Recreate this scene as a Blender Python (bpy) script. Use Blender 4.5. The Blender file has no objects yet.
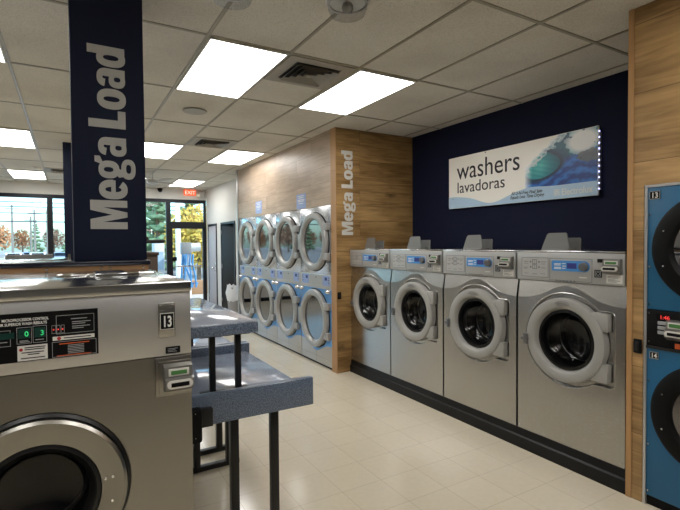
import bpy, bmesh, math, random
from mathutils import Vector, Matrix
random.seed(7)
C = bpy.context.scene.collection
PI = math.pi

# ------------------------------------------------------------------ materials
def lin(c):
    c = c / 255.0
    return c / 12.92 if c <= 0.04045 else ((c + 0.055) / 1.055) ** 2.4
def rgb(r, g, b): return (lin(r), lin(g), lin(b), 1.0)

def newmat(name):
    m = bpy.data.materials.new(name); m.use_nodes = True
    nt = m.node_tree; bs = nt.nodes['Principled BSDF']
    return m, nt, bs
def setp(bs, **k):
    for a, v in k.items(): bs.inputs[a].default_value = v
def plain(name, col, rough=.5, metal=0.0, bump=0.0, scale=60.0, var=0.0, **k):
    """noise-varied principled material"""
    m, nt, bs = newmat(name)
    setp(bs, **{'Base Color': col, 'Roughness': rough, 'Metallic': metal}); setp(bs, **k)
    tc = nt.nodes.new('ShaderNodeTexCoord'); nz = nt.nodes.new('ShaderNodeTexNoise')
    nz.inputs['Scale'].default_value = scale; nz.inputs['Detail'].default_value = 4
    nt.links.new(tc.outputs['Object'], nz.inputs['Vector'])
    if var:
        mx = nt.nodes.new('ShaderNodeMix'); mx.data_type = 'RGBA'
        mx.inputs[6].default_value = tuple(max(0, c * (1 - var)) for c in col[:3]) + (1,)
        mx.inputs[7].default_value = tuple(min(1, c * (1 + var)) for c in col[:3]) + (1,)
        nt.links.new(nz.outputs['Fac'], mx.inputs[0]); nt.links.new(mx.outputs[2], bs.inputs['Base Color'])
    if bump:
        bp = nt.nodes.new('ShaderNodeBump'); bp.inputs['Strength'].default_value = bump; bp.inputs['Distance'].default_value = .004
        nt.links.new(nz.outputs['Fac'], bp.inputs['Height']); nt.links.new(bp.outputs['Normal'], bs.inputs['Normal'])
    return m
def steel(name, col, rough=.25, stretch=(6, 6, 240), amt=.012, bump=.006):
    """brushed metal: fine streaks along one axis"""
    m, nt, bs = newmat(name)
    setp(bs, **{'Base Color': col, 'Metallic': 1.0, 'Roughness': rough})
    tc = nt.nodes.new('ShaderNodeTexCoord'); mp = nt.nodes.new('ShaderNodeMapping'); nz = nt.nodes.new('ShaderNodeTexNoise')
    mp.inputs['Scale'].default_value = stretch; nz.inputs['Scale'].default_value = 4; nz.inputs['Detail'].default_value = 3
    nt.links.new(tc.outputs['Object'], mp.inputs['Vector']); nt.links.new(mp.outputs[0], nz.inputs['Vector'])
    mr = nt.nodes.new('ShaderNodeMapRange'); mr.inputs['To Min'].default_value = rough - amt; mr.inputs['To Max'].default_value = rough + amt
    nt.links.new(nz.outputs['Fac'], mr.inputs['Value']); nt.links.new(mr.outputs[0], bs.inputs['Roughness'])
    n2 = nt.nodes.new('ShaderNodeTexNoise'); n2.inputs['Scale'].default_value = 2.2
    nt.links.new(tc.outputs['Object'], n2.inputs['Vector'])
    if not bump: return m
    bp = nt.nodes.new('ShaderNodeBump'); bp.inputs['Strength'].default_value = bump; bp.inputs['Distance'].default_value = .05
    nt.links.new(n2.outputs['Fac'], bp.inputs['Height']); nt.links.new(bp.outputs['Normal'], bs.inputs['Normal'])
    return m
def emis(name, col, strength):
    m, nt, bs = newmat(name)
    setp(bs, **{'Base Color': col, 'Emission Color': col, 'Emission Strength': strength, 'Roughness': .5})
    return m
def wood(name, dark, light, ua, va, plank=(1.2, .2), rough=.45, grain=1.0, joint=.55, knots=True):
    """planks: ua = object axis along the plank, va = across it (0,1,2)"""
    m, nt, bs = newmat(name); L = nt.links.new; N = nt.nodes.new
    tc = N('ShaderNodeTexCoord'); sp = N('ShaderNodeSeparateXYZ'); cb = N('ShaderNodeCombineXYZ')
    L(tc.outputs['Object'], sp.inputs[0]); L(sp.outputs[ua], cb.inputs[0]); L(sp.outputs[va], cb.inputs[1])
    br = N('ShaderNodeTexBrick'); br.offset = .37; br.inputs['Scale'].default_value = 1
    br.inputs['Brick Width'].default_value = plank[0]; br.inputs['Row Height'].default_value = plank[1]
    br.inputs['Mortar Size'].default_value = .0015; br.inputs['Mortar Smooth'].default_value = 0
    br.inputs['Color1'].default_value = (.35, .35, .35, 1); br.inputs['Color2'].default_value = (.65, .65, .65, 1)
    br.inputs['Mortar'].default_value = (0, 0, 0, 1); br.inputs['Bias'].default_value = 0
    L(cb.outputs[0], br.inputs['Vector'])
    # grain: stretched noise, shifted plank by plank
    ad = N('ShaderNodeVectorMath'); ad.operation = 'MULTIPLY_ADD'; ad.inputs[1].default_value = (7, 9, 11)
    L(br.outputs['Color'], ad.inputs[0]); L(cb.outputs[0], ad.inputs[2])
    mp = N('ShaderNodeMapping'); mp.inputs['Scale'].default_value = (1.3, 16, 1); L(ad.outputs[0], mp.inputs['Vector'])
    nz = N('ShaderNodeTexNoise'); nz.inputs['Scale'].default_value = 1.6; nz.inputs['Detail'].default_value = 8; nz.inputs['Distortion'].default_value = 1.2
    L(mp.outputs[0], nz.inputs['Vector'])
    mp2 = N('ShaderNodeMapping'); mp2.inputs['Scale'].default_value = (1.0, 3.0, 1); L(ad.outputs[0], mp2.inputs['Vector'])
    n2 = N('ShaderNodeTexNoise'); n2.inputs['Scale'].default_value = 2.0; n2.inputs['Detail'].default_value = 3
    L(mp2.outputs[0], n2.inputs['Vector'])
    sm = N('ShaderNodeMath'); sm.operation = 'ADD'; L(nz.outputs['Fac'], sm.inputs[0]); L(n2.outputs['Fac'], sm.inputs[1])
    s2 = N('ShaderNodeMath'); s2.operation = 'MULTIPLY_ADD'; s2.inputs[1].default_value = .5; s2.inputs[2].default_value = -.25
    bw = N('ShaderNodeRGBToBW'); L(br.outputs['Color'], bw.inputs[0])
    s3 = N('ShaderNodeMath'); s3.operation = 'MULTIPLY_ADD'; s3.inputs[1].default_value = .45
    L(sm.outputs[0], s2.inputs[0]); L(bw.outputs[0], s3.inputs[0]); L(s2.outputs[0], s3.inputs[2])
    rp = N('ShaderNodeValToRGB'); rp.color_ramp.elements[0].position = .5 - .26 / grain; rp.color_ramp.elements[1].position = .5 + .22 / grain
    rp.color_ramp.elements[0].color = dark; rp.color_ramp.elements[1].color = light
    L(s3.outputs[0], rp.inputs[0]); col = rp.outputs[0]
    if knots:
        vo = N('ShaderNodeTexVoronoi'); vo.inputs['Scale'].default_value = 1.15
        mp3 = N('ShaderNodeMapping'); mp3.inputs['Scale'].default_value = (1.0, 2.0, 1)
        L(cb.outputs[0], mp3.inputs['Vector'])
        dn = N('ShaderNodeTexNoise'); dn.inputs['Scale'].default_value = 9; L(cb.outputs[0], dn.inputs['Vector'])
        av = N('ShaderNodeVectorMath'); av.operation = 'MULTIPLY_ADD'; av.inputs[1].default_value = (.16, .16, .16)
        L(dn.outputs['Color'], av.inputs[0]); L(mp3.outputs[0], av.inputs[2]); L(av.outputs[0], vo.inputs['Vector'])
        kr = N('ShaderNodeValToRGB'); kr.color_ramp.elements[0].position = .03; kr.color_ramp.elements[1].position = .12
        kr.color_ramp.elements[0].color = (.45, .45, .45, 1); kr.color_ramp.elements[1].color = (1, 1, 1, 1)
        L(vo.outputs['Distance'], kr.inputs[0])
        mk = N('ShaderNodeMix'); mk.data_type = 'RGBA'; mk.blend_type = 'MULTIPLY'; mk.inputs[0].default_value = 1
        L(col, mk.inputs[6]); L(kr.outputs[0], mk.inputs[7]); col = mk.outputs[2]
    mx = N('ShaderNodeMix'); mx.data_type = 'RGBA'; mx.inputs[7].default_value = tuple(c * joint for c in dark[:3]) + (1,)
    L(br.outputs['Fac'], mx.inputs[0]); L(col, mx.inputs[6]); L(mx.outputs[2], bs.inputs['Base Color'])
    bs.inputs['Roughness'].default_value = rough
    return m
def glass(name, tint=(.95, .97, .97, 1), rough=.0, ior=1.45, clear=1.0, dark=(0.01, 0.01, 0.012, 1)):
    """thin pane: transparent, with fresnel reflection"""
    m = bpy.data.materials.new(name); m.use_nodes = True; nt = m.node_tree; nt.nodes.clear(); N = nt.nodes.new; L = nt.links.new
    out = N('ShaderNodeOutputMaterial'); tr = N('ShaderNodeBsdfTransparent'); tr.inputs[0].default_value = tint
    gl = N('ShaderNodeBsdfGlossy'); gl.inputs['Roughness'].default_value = rough; gm = N('ShaderNodeNewGeometry'); dt = N('ShaderNodeVectorMath'); dt.operation = 'DOT_PRODUCT'
    mx = N('ShaderNodeMixShader'); base = tr.outputs[0]
    if clear < 1:
        df = N('ShaderNodeBsdfDiffuse'); df.inputs[0].default_value = dark
        m2 = N('ShaderNodeMixShader'); m2.inputs[0].default_value = clear; L(df.outputs[0], m2.inputs[1]); L(tr.outputs[0], m2.inputs[2]); base = m2.outputs[0]
    L(gm.outputs['Incoming'], dt.inputs[0]); L(gm.outputs['Normal'], dt.inputs[1])
    ab = N('ShaderNodeMath'); ab.operation = 'ABSOLUTE'; L(dt.outputs['Value'], ab.inputs[0])
    om = N('ShaderNodeMath'); om.operation = 'SUBTRACT'; om.inputs[0].default_value = 1; L(ab.outputs[0], om.inputs[1])
    pw = N('ShaderNodeMath'); pw.operation = 'POWER'; pw.inputs[1].default_value = 5; L(om.outputs[0], pw.inputs[0])
    f0 = ((ior - 1) / (ior + 1)) ** 2
    fr = N('ShaderNodeMath'); fr.operation = 'MULTIPLY_ADD'; fr.inputs[1].default_value = 1 - f0; fr.inputs[2].default_value = f0; L(pw.outputs[0], fr.inputs[0])
    L(fr.outputs[0], mx.inputs[0]); L(base, mx.inputs[1]); L(gl.outputs[0], mx.inputs[2]); L(mx.outputs[0], out.inputs[0])
    return m

M = {}
M['navy'] = plain('navy_paint', rgb(14, 20, 44), .75, bump=.1, scale=260, **{'Specular IOR Level': .2})
M['col_navy'] = plain('navy_column_paint', rgb(15, 23, 48), .65, bump=.1, scale=200, **{'Specular IOR Level': .25})
M['navy_cap'] = plain('navy_laminate', rgb(24, 28, 44), .25)
M['white_wall'] = plain('pale_wall_paint', rgb(214, 213, 208), .6, bump=.08, scale=200, var=.02)
M['back_grey'] = plain('warm_grey_paint', rgb(120, 118, 114), .6, var=.03)
M['ceil_t'] = None
M['grid'] = plain('ceiling_grid_metal', rgb(146, 140, 122), .3, scale=30, var=.06)
M['frame_dark'] = plain('dark_anodised_aluminium', rgb(38, 40, 46), .4, metal=.6)
M['black'] = plain('black_plastic', rgb(11, 11, 12), .5, **{'Specular IOR Level': .15})
M['black_metal'] = plain('black_painted_steel', rgb(20, 20, 21), .4, bump=.03)
M['base_black'] = plain('black_rubber_base', rgb(17, 17, 19), .42, scale=40, var=.2, **{'Specular IOR Level': .3})
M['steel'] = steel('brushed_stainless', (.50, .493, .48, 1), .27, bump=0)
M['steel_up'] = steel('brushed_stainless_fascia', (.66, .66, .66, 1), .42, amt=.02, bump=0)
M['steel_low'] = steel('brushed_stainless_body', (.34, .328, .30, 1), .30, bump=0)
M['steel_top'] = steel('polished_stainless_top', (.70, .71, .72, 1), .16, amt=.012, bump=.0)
M['steel_dry'] = steel('stainless_dryer_front', (.66, .69, .73, 1), .2, amt=.012, bump=.004)
M['chrome'] = plain('chrome', (.8, .8, .8, 1), .12, metal=1.0)
M['ring_grey'] = plain('light_grey_door_plastic', rgb(156, 155, 151), .42, metal=0)
M['ring_dry'] = plain('silver_door_ring', rgb(160, 160, 158), .34, metal=.2)
M['ctl_grey'] = plain('silver_control_fascia', rgb(172, 173, 172), .38, metal=.3)
M['ctl_line'] = plain('grey_print', rgb(112, 113, 114), .5)
M['ctl_inset'] = plain('silver_inset_panel', rgb(182, 183, 182), .35, metal=.3)
M['blue_lab'] = plain('blue_control_overlay', rgb(70, 140, 205), .35)
M['blue_soft'] = plain('pale_blue_overlay', rgb(142, 164, 212), .35)
M['blue_graphic'] = plain('blue_painted_front_graphic', rgb(92, 150, 208), .3, metal=.15)
M['lcd'] = emis('blue_lcd', rgb(38, 46, 110), .08)
M['lcd_green'] = emis('green_lcd', rgb(62, 112, 56), .04)
M['led_green'] = emis('green_led', (.05, .8, .25, 1), .22)
M['led_red'] = emis('red_led', (1, .06, .05, 1), .3)
M['dkgreen'] = plain('dark_green_window', rgb(10, 52, 46), .3)
M['white'] = plain('white_print', rgb(226, 226, 222), .5)
M['grey_print'] = plain('pale_grey_print', rgb(150, 152, 154), .5)
M['label_white'] = plain('white_sticker', rgb(214, 212, 206), .5)
M['red'] = plain('red_print', rgb(170, 34, 40), .5)
M['orange_print'] = plain('orange_print', rgb(206, 92, 40), .5)
M['reader_white'] = plain('reader_bezel', rgb(206, 204, 198), .35)
M['reader_grey'] = plain('reader_body', rgb(128, 127, 123), .35, metal=.5)
M['latch'] = plain('grey_latch', rgb(116, 116, 118), .35, metal=.6)
M['dark_glass'] = glass('washer_door_glass', tint=(.55, .55, .55, 1), ior=1.5, clear=.75)
M['dry_glass'] = plain('dryer_door_glass', rgb(13, 15, 20), .02, **{'IOR': 2.6})
M['drum'] = steel('drum_steel', (.22, .22, .215, 1), .35)
M['drum_dark'] = plain('drum_back', rgb(28, 28, 28), .4, metal=.5)
M['gasket'] = plain('black_rubber_gasket', rgb(12, 12, 12), .35)
M['lid_grey'] = plain('grey_soap_lid', rgb(128, 128, 126), .4, metal=.35)
M['blue_dryer'] = plain('blue_powder_coat', rgb(18, 92, 132), .42, bump=.08, scale=300)
M['alu'] = plain('aluminium_edge', rgb(196, 196, 196), .3, metal=.7)
M['letter'] = plain('silver_vinyl', rgb(174, 174, 170), .5)
M['letter_w'] = plain('pale_vinyl_letters', rgb(206, 203, 196), .5)
M['sign_white'] = plain('sign_face_white', rgb(250, 247, 238), .4)
M['sign_blue'] = plain('sign_pale_blue', rgb(178, 206, 228), .4)
M['ink'] = plain('dark_ink', rgb(34, 34, 38), .5)
M['window_glass'] = glass('window_pane', ior=1.35)
M['clear_dome'] = glass('clear_dome', tint=(.86, .87, .88, 1), ior=1.45)
M['led_strip'] = emis('led_strip', (.5, .55, 1, 1), 1.2)
M['light_panel'] = emis('lit_diffuser', (1, .975, .94, 1), 4.2)
M['fixture'] = plain('white_fixture', rgb(222, 221, 216), .45)
M['grille_dark'] = plain('vent_dark', rgb(16, 16, 16), .6)
M['vent'] = plain('vent_painted_steel', rgb(158, 153, 142), .45)
M['exit_red'] = emis('exit_red', (1, .12, .02, 1), .28)
M['exit_white'] = emis('exit_letters', (1, .8, .68, 1), .3)
M['door_grey'] = plain('pale_grey_door', rgb(176, 174, 180), .45)
M['door_black'] = plain('unlit_room_black', rgb(20, 19, 20), .4)  # black stands for the darkness of the unlit room behind the open door
M['bag'] = plain('white_bin_liner', rgb(222, 226, 232), .4, bump=.6, scale=18)
M['bin'] = plain('grey_bin', rgb(150, 150, 150), .5)
M['dark_wood'] = wood('dark_stained_end_panel', rgb(52, 40, 30), rgb(88, 70, 52), 0, 2, knots=False)
M['oak_return'] = wood('oak_planks_return', rgb(112, 82, 44), rgb(186, 150, 98), 0, 2, plank=(1.6, .19), grain=1.35, rough=.42)
M['oak_wall'] = wood('pale_oak_planks', rgb(146, 126, 106), rgb(198, 178, 156), 1, 2, plank=(1.22, .2), grain=.9, rough=.4, joint=.75)
M['oak_right'] = wood('oak_planks_right', rgb(122, 92, 54), rgb(192, 156, 106), 1, 2, plank=(2.6, .42), grain=1.35, rough=.42)
M['oak_edge'] = wood('oak_edge_strip', rgb(160, 120, 76), rgb(190, 150, 104), 2, 1, plank=(4, .3), grain=.7, knots=False)
M['bulk_wood'] = wood('maple_bulkhead', rgb(150, 112, 74), rgb(196, 156, 112), 0, 2, plank=(1.4, .4), grain=.8, knots=False)

def mat_ceiling():
    m, nt, bs = newmat('fissured_ceiling_tile'); N = nt.nodes.new; L = nt.links.new
    tc = N('ShaderNodeTexCoord')
    nz = N('ShaderNodeTexNoise'); nz.inputs['Scale'].default_value = 150; nz.inputs['Detail'].default_value = 5
    n2 = N('ShaderNodeTexNoise'); n2.inputs['Scale'].default_value = 1.4; n2.inputs['Detail'].default_value = 4
    L(tc.outputs['Object'], nz.inputs['Vector']); L(tc.outputs['Object'], n2.inputs['Vector'])
    rp = N('ShaderNodeValToRGB'); e = rp.color_ramp.elements; e[0].position = .30; e[1].position = .5
    e[0].color = rgb(180, 176, 166); e[1].color = rgb(218, 214, 203)
    L(nz.outputs['Fac'], rp.inputs[0])
    r2 = N('ShaderNodeValToRGB'); e = r2.color_ramp.elements; e[0].position = .35; e[1].position = .6
    e[0].color = (.86, .85, .84, 1); e[1].color = (1, 1, 1, 1); L(n2.outputs['Fac'], r2.inputs[0])
    mx = N('ShaderNodeMix'); mx.data_type = 'RGBA'; mx.blend_type = 'MULTIPLY'; mx.inputs[0].default_value = 1
    L(rp.outputs[0], mx.inputs[6]); L(r2.outputs[0], mx.inputs[7]); L(mx.outputs[2], bs.inputs['Base Color'])
    bs.inputs['Roughness'].default_value = .85
    bp = N('ShaderNodeBump'); bp.inputs['Strength'].default_value = .35; bp.inputs['Distance'].default_value = .004
    L(nz.outputs['Fac'], bp.inputs['Height']); L(bp.outputs['Normal'], bs.inputs['Normal'])
    return m
M['ceil_t'] = mat_ceiling()

def mat_floor():
    m, nt, bs = newmat('polished_vinyl_tile'); N = nt.nodes.new; L = nt.links.new
    tc = N('ShaderNodeTexCoord'); mp = N('ShaderNodeMapping')
    mp.inputs['Location'].default_value = (-2.418 + .305 * 40, -2.5694 + .305 * 40, 0)
    L(tc.outputs['Object'], mp.inputs['Vector'])
    br = N('ShaderNodeTexBrick'); br.offset = 0; br.squash = 1; br.inputs['Scale'].default_value = 1
    br.inputs['Brick Width'].default_value = .305; br.inputs['Row Height'].default_value = .305
    br.inputs['Mortar Size'].default_value = .0016; br.inputs['Mortar Smooth'].default_value = .6
    br.inputs['Color1'].default_value = rgb(216, 206, 185); br.inputs['Color2'].default_value = rgb(212, 202, 181)
    br.inputs['Mortar'].default_value = rgb(168, 156, 134)
    L(mp.outputs[0], br.inputs['Vector'])
    nz = N('ShaderNodeTexNoise'); nz.inputs['Scale'].default_value = 26; nz.inputs['Detail'].default_value = 6; L(tc.outputs['Object'], nz.inputs['Vector'])
    rp = N('ShaderNodeValToRGB'); e = rp.color_ramp.elements; e[0].position = .35; e[1].position = .65
    e[0].color = (.97, .965, .955, 1); e[1].color = (1, 1, 1, 1); L(nz.outputs['Fac'], rp.inputs[0])
    mx = N('ShaderNodeMix'); mx.data_type = 'RGBA'; mx.blend_type = 'MULTIPLY'; mx.inputs[0].default_value = 1
    L(br.outputs['Color'], mx.inputs[6]); L(rp.outputs[0], mx.inputs[7]); L(mx.outputs[2], bs.inputs['Base Color'])
    n2 = N('ShaderNodeTexNoise'); n2.inputs['Scale'].default_value = 3; L(tc.outputs['Object'], n2.inputs['Vector'])
    mr = N('ShaderNodeMapRange'); mr.inputs['To Min'].default_value = .10; mr.inputs['To Max'].default_value = .19
    L(n2.outputs['Fac'], mr.inputs['Value']); L(mr.outputs[0], bs.inputs['Roughness'])
    bs.inputs['IOR'].default_value = 1.62
    return m
M['floor'] = mat_floor()

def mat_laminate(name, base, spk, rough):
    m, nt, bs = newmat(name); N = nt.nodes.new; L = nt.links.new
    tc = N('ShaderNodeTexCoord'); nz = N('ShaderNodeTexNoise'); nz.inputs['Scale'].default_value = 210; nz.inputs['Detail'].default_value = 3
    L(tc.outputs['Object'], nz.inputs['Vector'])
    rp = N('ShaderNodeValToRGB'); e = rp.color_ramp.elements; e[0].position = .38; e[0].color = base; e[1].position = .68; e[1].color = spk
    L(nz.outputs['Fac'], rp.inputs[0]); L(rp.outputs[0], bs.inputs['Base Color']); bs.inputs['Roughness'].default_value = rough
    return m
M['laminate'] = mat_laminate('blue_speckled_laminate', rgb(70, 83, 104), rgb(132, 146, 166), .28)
M['laminate_sheen'] = mat_laminate('blue_speckled_laminate_sheen', rgb(122, 132, 150), rgb(172, 180, 194), .10)  # paler copy of the laminate, reflected light put into the top colour

# ------------------------------------------------------------------ mesh builder
class MB:
    def __init__(s): s.bm = bmesh.new()
    def box(s, x0, x1, y0, y1, z0, z1, b=0.0, seg=2):
        t = bmesh.new(); bmesh.ops.create_cube(t, size=1)
        for v in t.verts:
            v.co = Vector((x0 + (v.co.x + .5) * (x1 - x0), y0 + (v.co.y + .5) * (y1 - y0), z0 + (v.co.z + .5) * (z1 - z0)))
        if b: bmesh.ops.bevel(t, geom=t.edges[:], offset=b, segments=seg, affect='EDGES', profile=.5)
        s._merge(t); return s
    def _merge(s, t):
        bmesh.ops.recalc_face_normals(t, faces=t.faces[:])
        vm = {v: s.bm.verts.new(v.co) for v in t.verts}
        for f in t.faces:
            try: s.bm.faces.new([vm[v] for v in f.verts])
            except ValueError: pass
        t.free()
    def cone(s, p0, p1, r0, r1=None, n=24):
        r1 = r0 if r1 is None else r1
        p0, p1 = Vector(p0), Vector(p1); d = (p1 - p0).normalized()
        a = d.orthogonal().normalized(); c = d.cross(a); t = bmesh.new()
        R0 = [t.verts.new(p0 + (a * math.cos(2 * PI * i / n) + c * math.sin(2 * PI * i / n)) * r0) for i in range(n)]
        R1 = [t.verts.new(p1 + (a * math.cos(2 * PI * i / n) + c * math.sin(2 * PI * i / n)) * r1) for i in range(n)]
        for i in range(n): t.faces.new((R0[i], R0[(i + 1) % n], R1[(i + 1) % n], R1[i]))
        t.faces.new(R0[::-1]); t.faces.new(R1); s._merge(t); return s
    def lathe(s, prof, o, n=48, axis='-y', closed=True):
        """prof = [(radius, out)], turned about the axis through o"""
        t = bmesh.new(); rings = []
        def pt(r, h, a):
            ca, sa = math.cos(a) * r, math.sin(a) * r
            if axis == '-y': return Vector((o[0] + ca, o[1] - h, o[2] + sa))
            return Vector((o[0] + ca, o[1] + sa, o[2] + h))
        for r, h in prof:
            if r < 1e-6: rings.append([t.verts.new(pt(0, h, 0))])
            else: rings.append([t.verts.new(pt(r, h, 2 * PI * i / n)) for i in range(n)])
        m = len(prof)
        for k in range(m if closed else m - 1):
            A, B = rings[k], rings[(k + 1) % m]
            if len(A) == 1 and len(B) == 1: continue
            for i in range(n):
                j = (i + 1) % n
                if len(A) == 1: t.faces.new((A[0], B[i], B[j]))
                elif len(B) == 1: t.faces.new((A[i], A[j], B[0]))
                else: t.faces.new((A[i], A[j], B[j], B[i]))
        s._merge(t); return s
    def plate(s, outer, holes, y0, y1, plane='xz'):
        """extruded outline with holes; plane xz extrudes along y, xy along z, yz along x"""
        t = bmesh.new()
        def P(u, v, w):
            return Vector((u, w, v)) if plane == 'xz' else (Vector((u, v, w)) if plane == 'xy' else Vector((w, u, v)))
        loops = [outer] + holes; L0, L1 = [], []
        for lp in loops:
            L0.append([t.verts.new(P(u, v, y0)) for u, v in lp]); L1.append([t.verts.new(P(u, v, y1)) for u, v in lp])
        for LL in (L0, L1):
            es = []
            for lp in LL:
                for i in range(len(lp)): es.append(t.edges.new((lp[i], lp[(i + 1) % len(lp)])))
            bmesh.ops.triangle_fill(t, use_beauty=True, use_dissolve=False, edges=es)
        for a, b in zip(L0, L1):
            for i in range(len(a)):
                j = (i + 1) % len(a); t.faces.new((a[i], a[j], b[j], b[i]))
        s._merge(t); return s
    def tube(s, pts, r, n=8, closed=False):
        pts = [Vector(p) for p in pts]; t = bmesh.new(); rings = []; m = len(pts); prev = None
        for i, p in enumerate(pts):
            a = pts[(i + 1) % m] if (closed or i < m - 1) else p
            b = pts[i - 1] if (closed or i > 0) else p
            d = (a - b).normalized()
            if prev is None: u = d.orthogonal().normalized()
            else: u = (prev - d * prev.dot(d)).normalized()
            prev = u; w = d.cross(u)
            rings.append([t.verts.new(p + (u * math.cos(2 * PI * k / n) + w * math.sin(2 * PI * k / n)) * r) for k in range(n)])
        for i in range(m if closed else m - 1):
            A, B = rings[i], rings[(i + 1) % m]
            for k in range(n): t.faces.new((A[k], A[(k + 1) % n], B[(k + 1) % n], B[k]))
        if not closed: t.faces.new(rings[0][::-1]); t.faces.new(rings[-1])
        s._merge(t); return s
    def ball(s, c, r, sub=2, sc=(1, 1, 1), jit=0.0, rnd=random):
        t = bmesh.new(); bmesh.ops.create_icosphere(t, subdivisions=sub, radius=r)
        for v in t.verts:
            k = 1 + rnd.uniform(-jit, jit)
            v.co = Vector((c[0] + v.co.x * sc[0] * k, c[1] + v.co.y * sc[1] * k, c[2] + v.co.z * sc[2] * k))
        s._merge(t); return s
    def quad(s, a, b, c, d):
        s.bm.faces.new([s.bm.verts.new(Vector(p)) for p in (a, b, c, d)]); return s
    def build(s, name, mat, parent=None, smooth=True, ang=35):
        me = bpy.data.meshes.new(name); s.bm.to_mesh(me); s.bm.free()
        o = bpy.data.objects.new(name, me); C.objects.link(o); me.materials.append(M[mat] if isinstance(mat, str) else mat)
        if smooth:
            me.polygons.foreach_set('use_smooth', [True] * len(me.polygons)); me.set_sharp_from_angle(angle=math.radians(ang))
        if parent is not None: o.parent = parent
        return o
def tag(o, label=None, cat=None, group=None, kind=None):
    if label: o['label'] = label
    if cat: o['category'] = cat
    if group: o['group'] = group
    if kind: o['kind'] = kind
    return o
def thing(name, label, cat, loc=(0, 0, 0), rz=0, group=None):
    o = bpy.data.objects.new(name, None); C.objects.link(o); o.location = loc; o.rotation_euler = (0, 0, rz)
    o.empty_display_size = .1
    return tag(o, label, cat, group)
def struct(name, mb, mat, label=None, cat=None, parent=None):
    o = mb.build(name, mat, parent)
    if parent is None: tag(o, label, cat, kind='structure')
    return o
def copy_tree(o, parent=None):
    c = o.copy(); C.objects.link(c)
    if parent is not None: c.parent = parent
    for ch in list(o.children): copy_tree(ch, c)
    return c

def text(name, body, size, loc, mat, parent=None, rot=(PI / 2, 0, 0), align='LEFT', sx=1.0, bold=0.0, shear=0.0, depth=.0006, fitw=None, fith=None):
    cu = bpy.data.curves.new(name, 'FONT'); cu.body = body; cu.size = size; cu.align_x = align
    cu.extrude = depth; cu.offset = bold; cu.shear = shear; cu.resolution_u = 4
    o = bpy.data.objects.new(name, cu); C.objects.link(o); dg = bpy.context.evaluated_depsgraph_get()
    me = bpy.data.meshes.new_from_object(o.evaluated_get(dg)); bpy.data.objects.remove(o); bpy.data.curves.remove(cu)
    me.name = name; me.materials.clear(); me.materials.append(M[mat] if isinstance(mat, str) else mat)
    r = bpy.data.objects.new(name, me); C.objects.link(r); r.location = loc; r.rotation_euler = rot; r.scale = (sx, 1, 1)
    if fitw:
        xs = [v.co.x for v in me.vertices]; ys = [v.co.y for v in me.vertices]; k = fitw / (max(xs) - min(xs)); kv = fith / max(ys) if fith else k
        r.scale = (k, kv, 1)
    if parent is not None: r.parent = parent
    return r

# heavy condensed letters drawn as outlines (cap height 1)
def ell(cx, cy, rx, ry, a0=0, a1=360, n=40, p=2.4):
    pts = []
    full = abs(a1 - a0) >= 360
    for i in range(n if full else n + 1):
        a = math.radians(a0 + (a1 - a0) * i / n); c, s_ = math.cos(a), math.sin(a)
        pts.append((cx + rx * math.copysign(abs(c) ** (2 / p), c), cy + ry * math.copysign(abs(s_) ** (2 / p), s_)))
    return pts
def band(cx, cy, rx, ry, ix, iy, a0, a1, n=30):
    return ell(cx, cy, rx, ry, a0, a1, n) + ell(cx, cy, ix, iy, a0, a1, n)[::-1]
def rc(x0, x1, y0, y1): return [(x0, y0), (x1, y0), (x1, y1), (x0, y1)]
GLY = {
    'M': (.82, [([(0, 0), (0, 1), (.28, 1), (.41, .42), (.54, 1), (.82, 1), (.82, 0), (.62, 0), (.62, .66), (.48, 0), (.34, 0), (.20, .66), (.20, 0)], [])]),
    'L': (.50, [([(0, 0), (0, 1), (.23, 1), (.23, .21), (.50, .21), (.50, 0)], [])]),
    'o': (.58, [(ell(.29, .37, .29, .39), [ell(.29, .37, .075, .22)])]),
    'd': (.57, [(ell(.25, .37, .25, .39), [ell(.265, .37, .075, .21)]), (rc(.34, .57, 0, 1), [])]),
    'a': (.54, [(ell(.215, .215, .215, .225), [ell(.245, .21, .07, .09)]), (rc(.31, .53, 0, .56), []), (band(.275, .51, .255, .25, .05, .10, 0, 172), [])]),
    'e': (.56, [(band(.28, .37, .28, .39, .075, .22, 0, 322), []), (rc(.12, .54, .31, .43), [])]),
    'g': (.60, [(ell(.25, .48, .25, .28), [ell(.25, .49, .07, .13)]), (ell(.28, -.055, .29, .20), [ell(.29, -.06, .13, .07)]),
                ([(.08, .0), (.03, .2), (.12, .3), (.30, .26), (.24, .1)], []), ([(.36, .58), (.46, .86), (.62, .86), (.62, .72), (.48, .66)], [])]),
}
def heavy_letters(s, H, gap, spc):
    """returns MB in the xz plane (x along the line, z up), front at y=0"""
    mb = MB(); x = 0; k = 0
    for ch in s:
        if ch == ' ': x += spc * H; continue
        w, parts = GLY[ch]
        for j, (o, hs) in enumerate(parts):
            e = .0004 * j
            mb.plate([(x + u * H, v * H) for u, v in o], [[(x + u * H, v * H) for u, v in h] for h in hs], -.002 - e, .002)
        x += (w + gap) * H
    return mb, x

# ------------------------------------------------------------------ room shell
H = 3.042
XL, YB, YF, XR = -5.6, -3.6, 12.4, 4.05
struct('floor', MB().box(XL - .2, XR + .3, YB - .2, YF + .1, -.1, 0), 'floor')
struct('ceiling', MB().box(XL - .2, XR + .3, YB - .2, YF + .1, H, H + .12), 'ceil_t')
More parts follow.
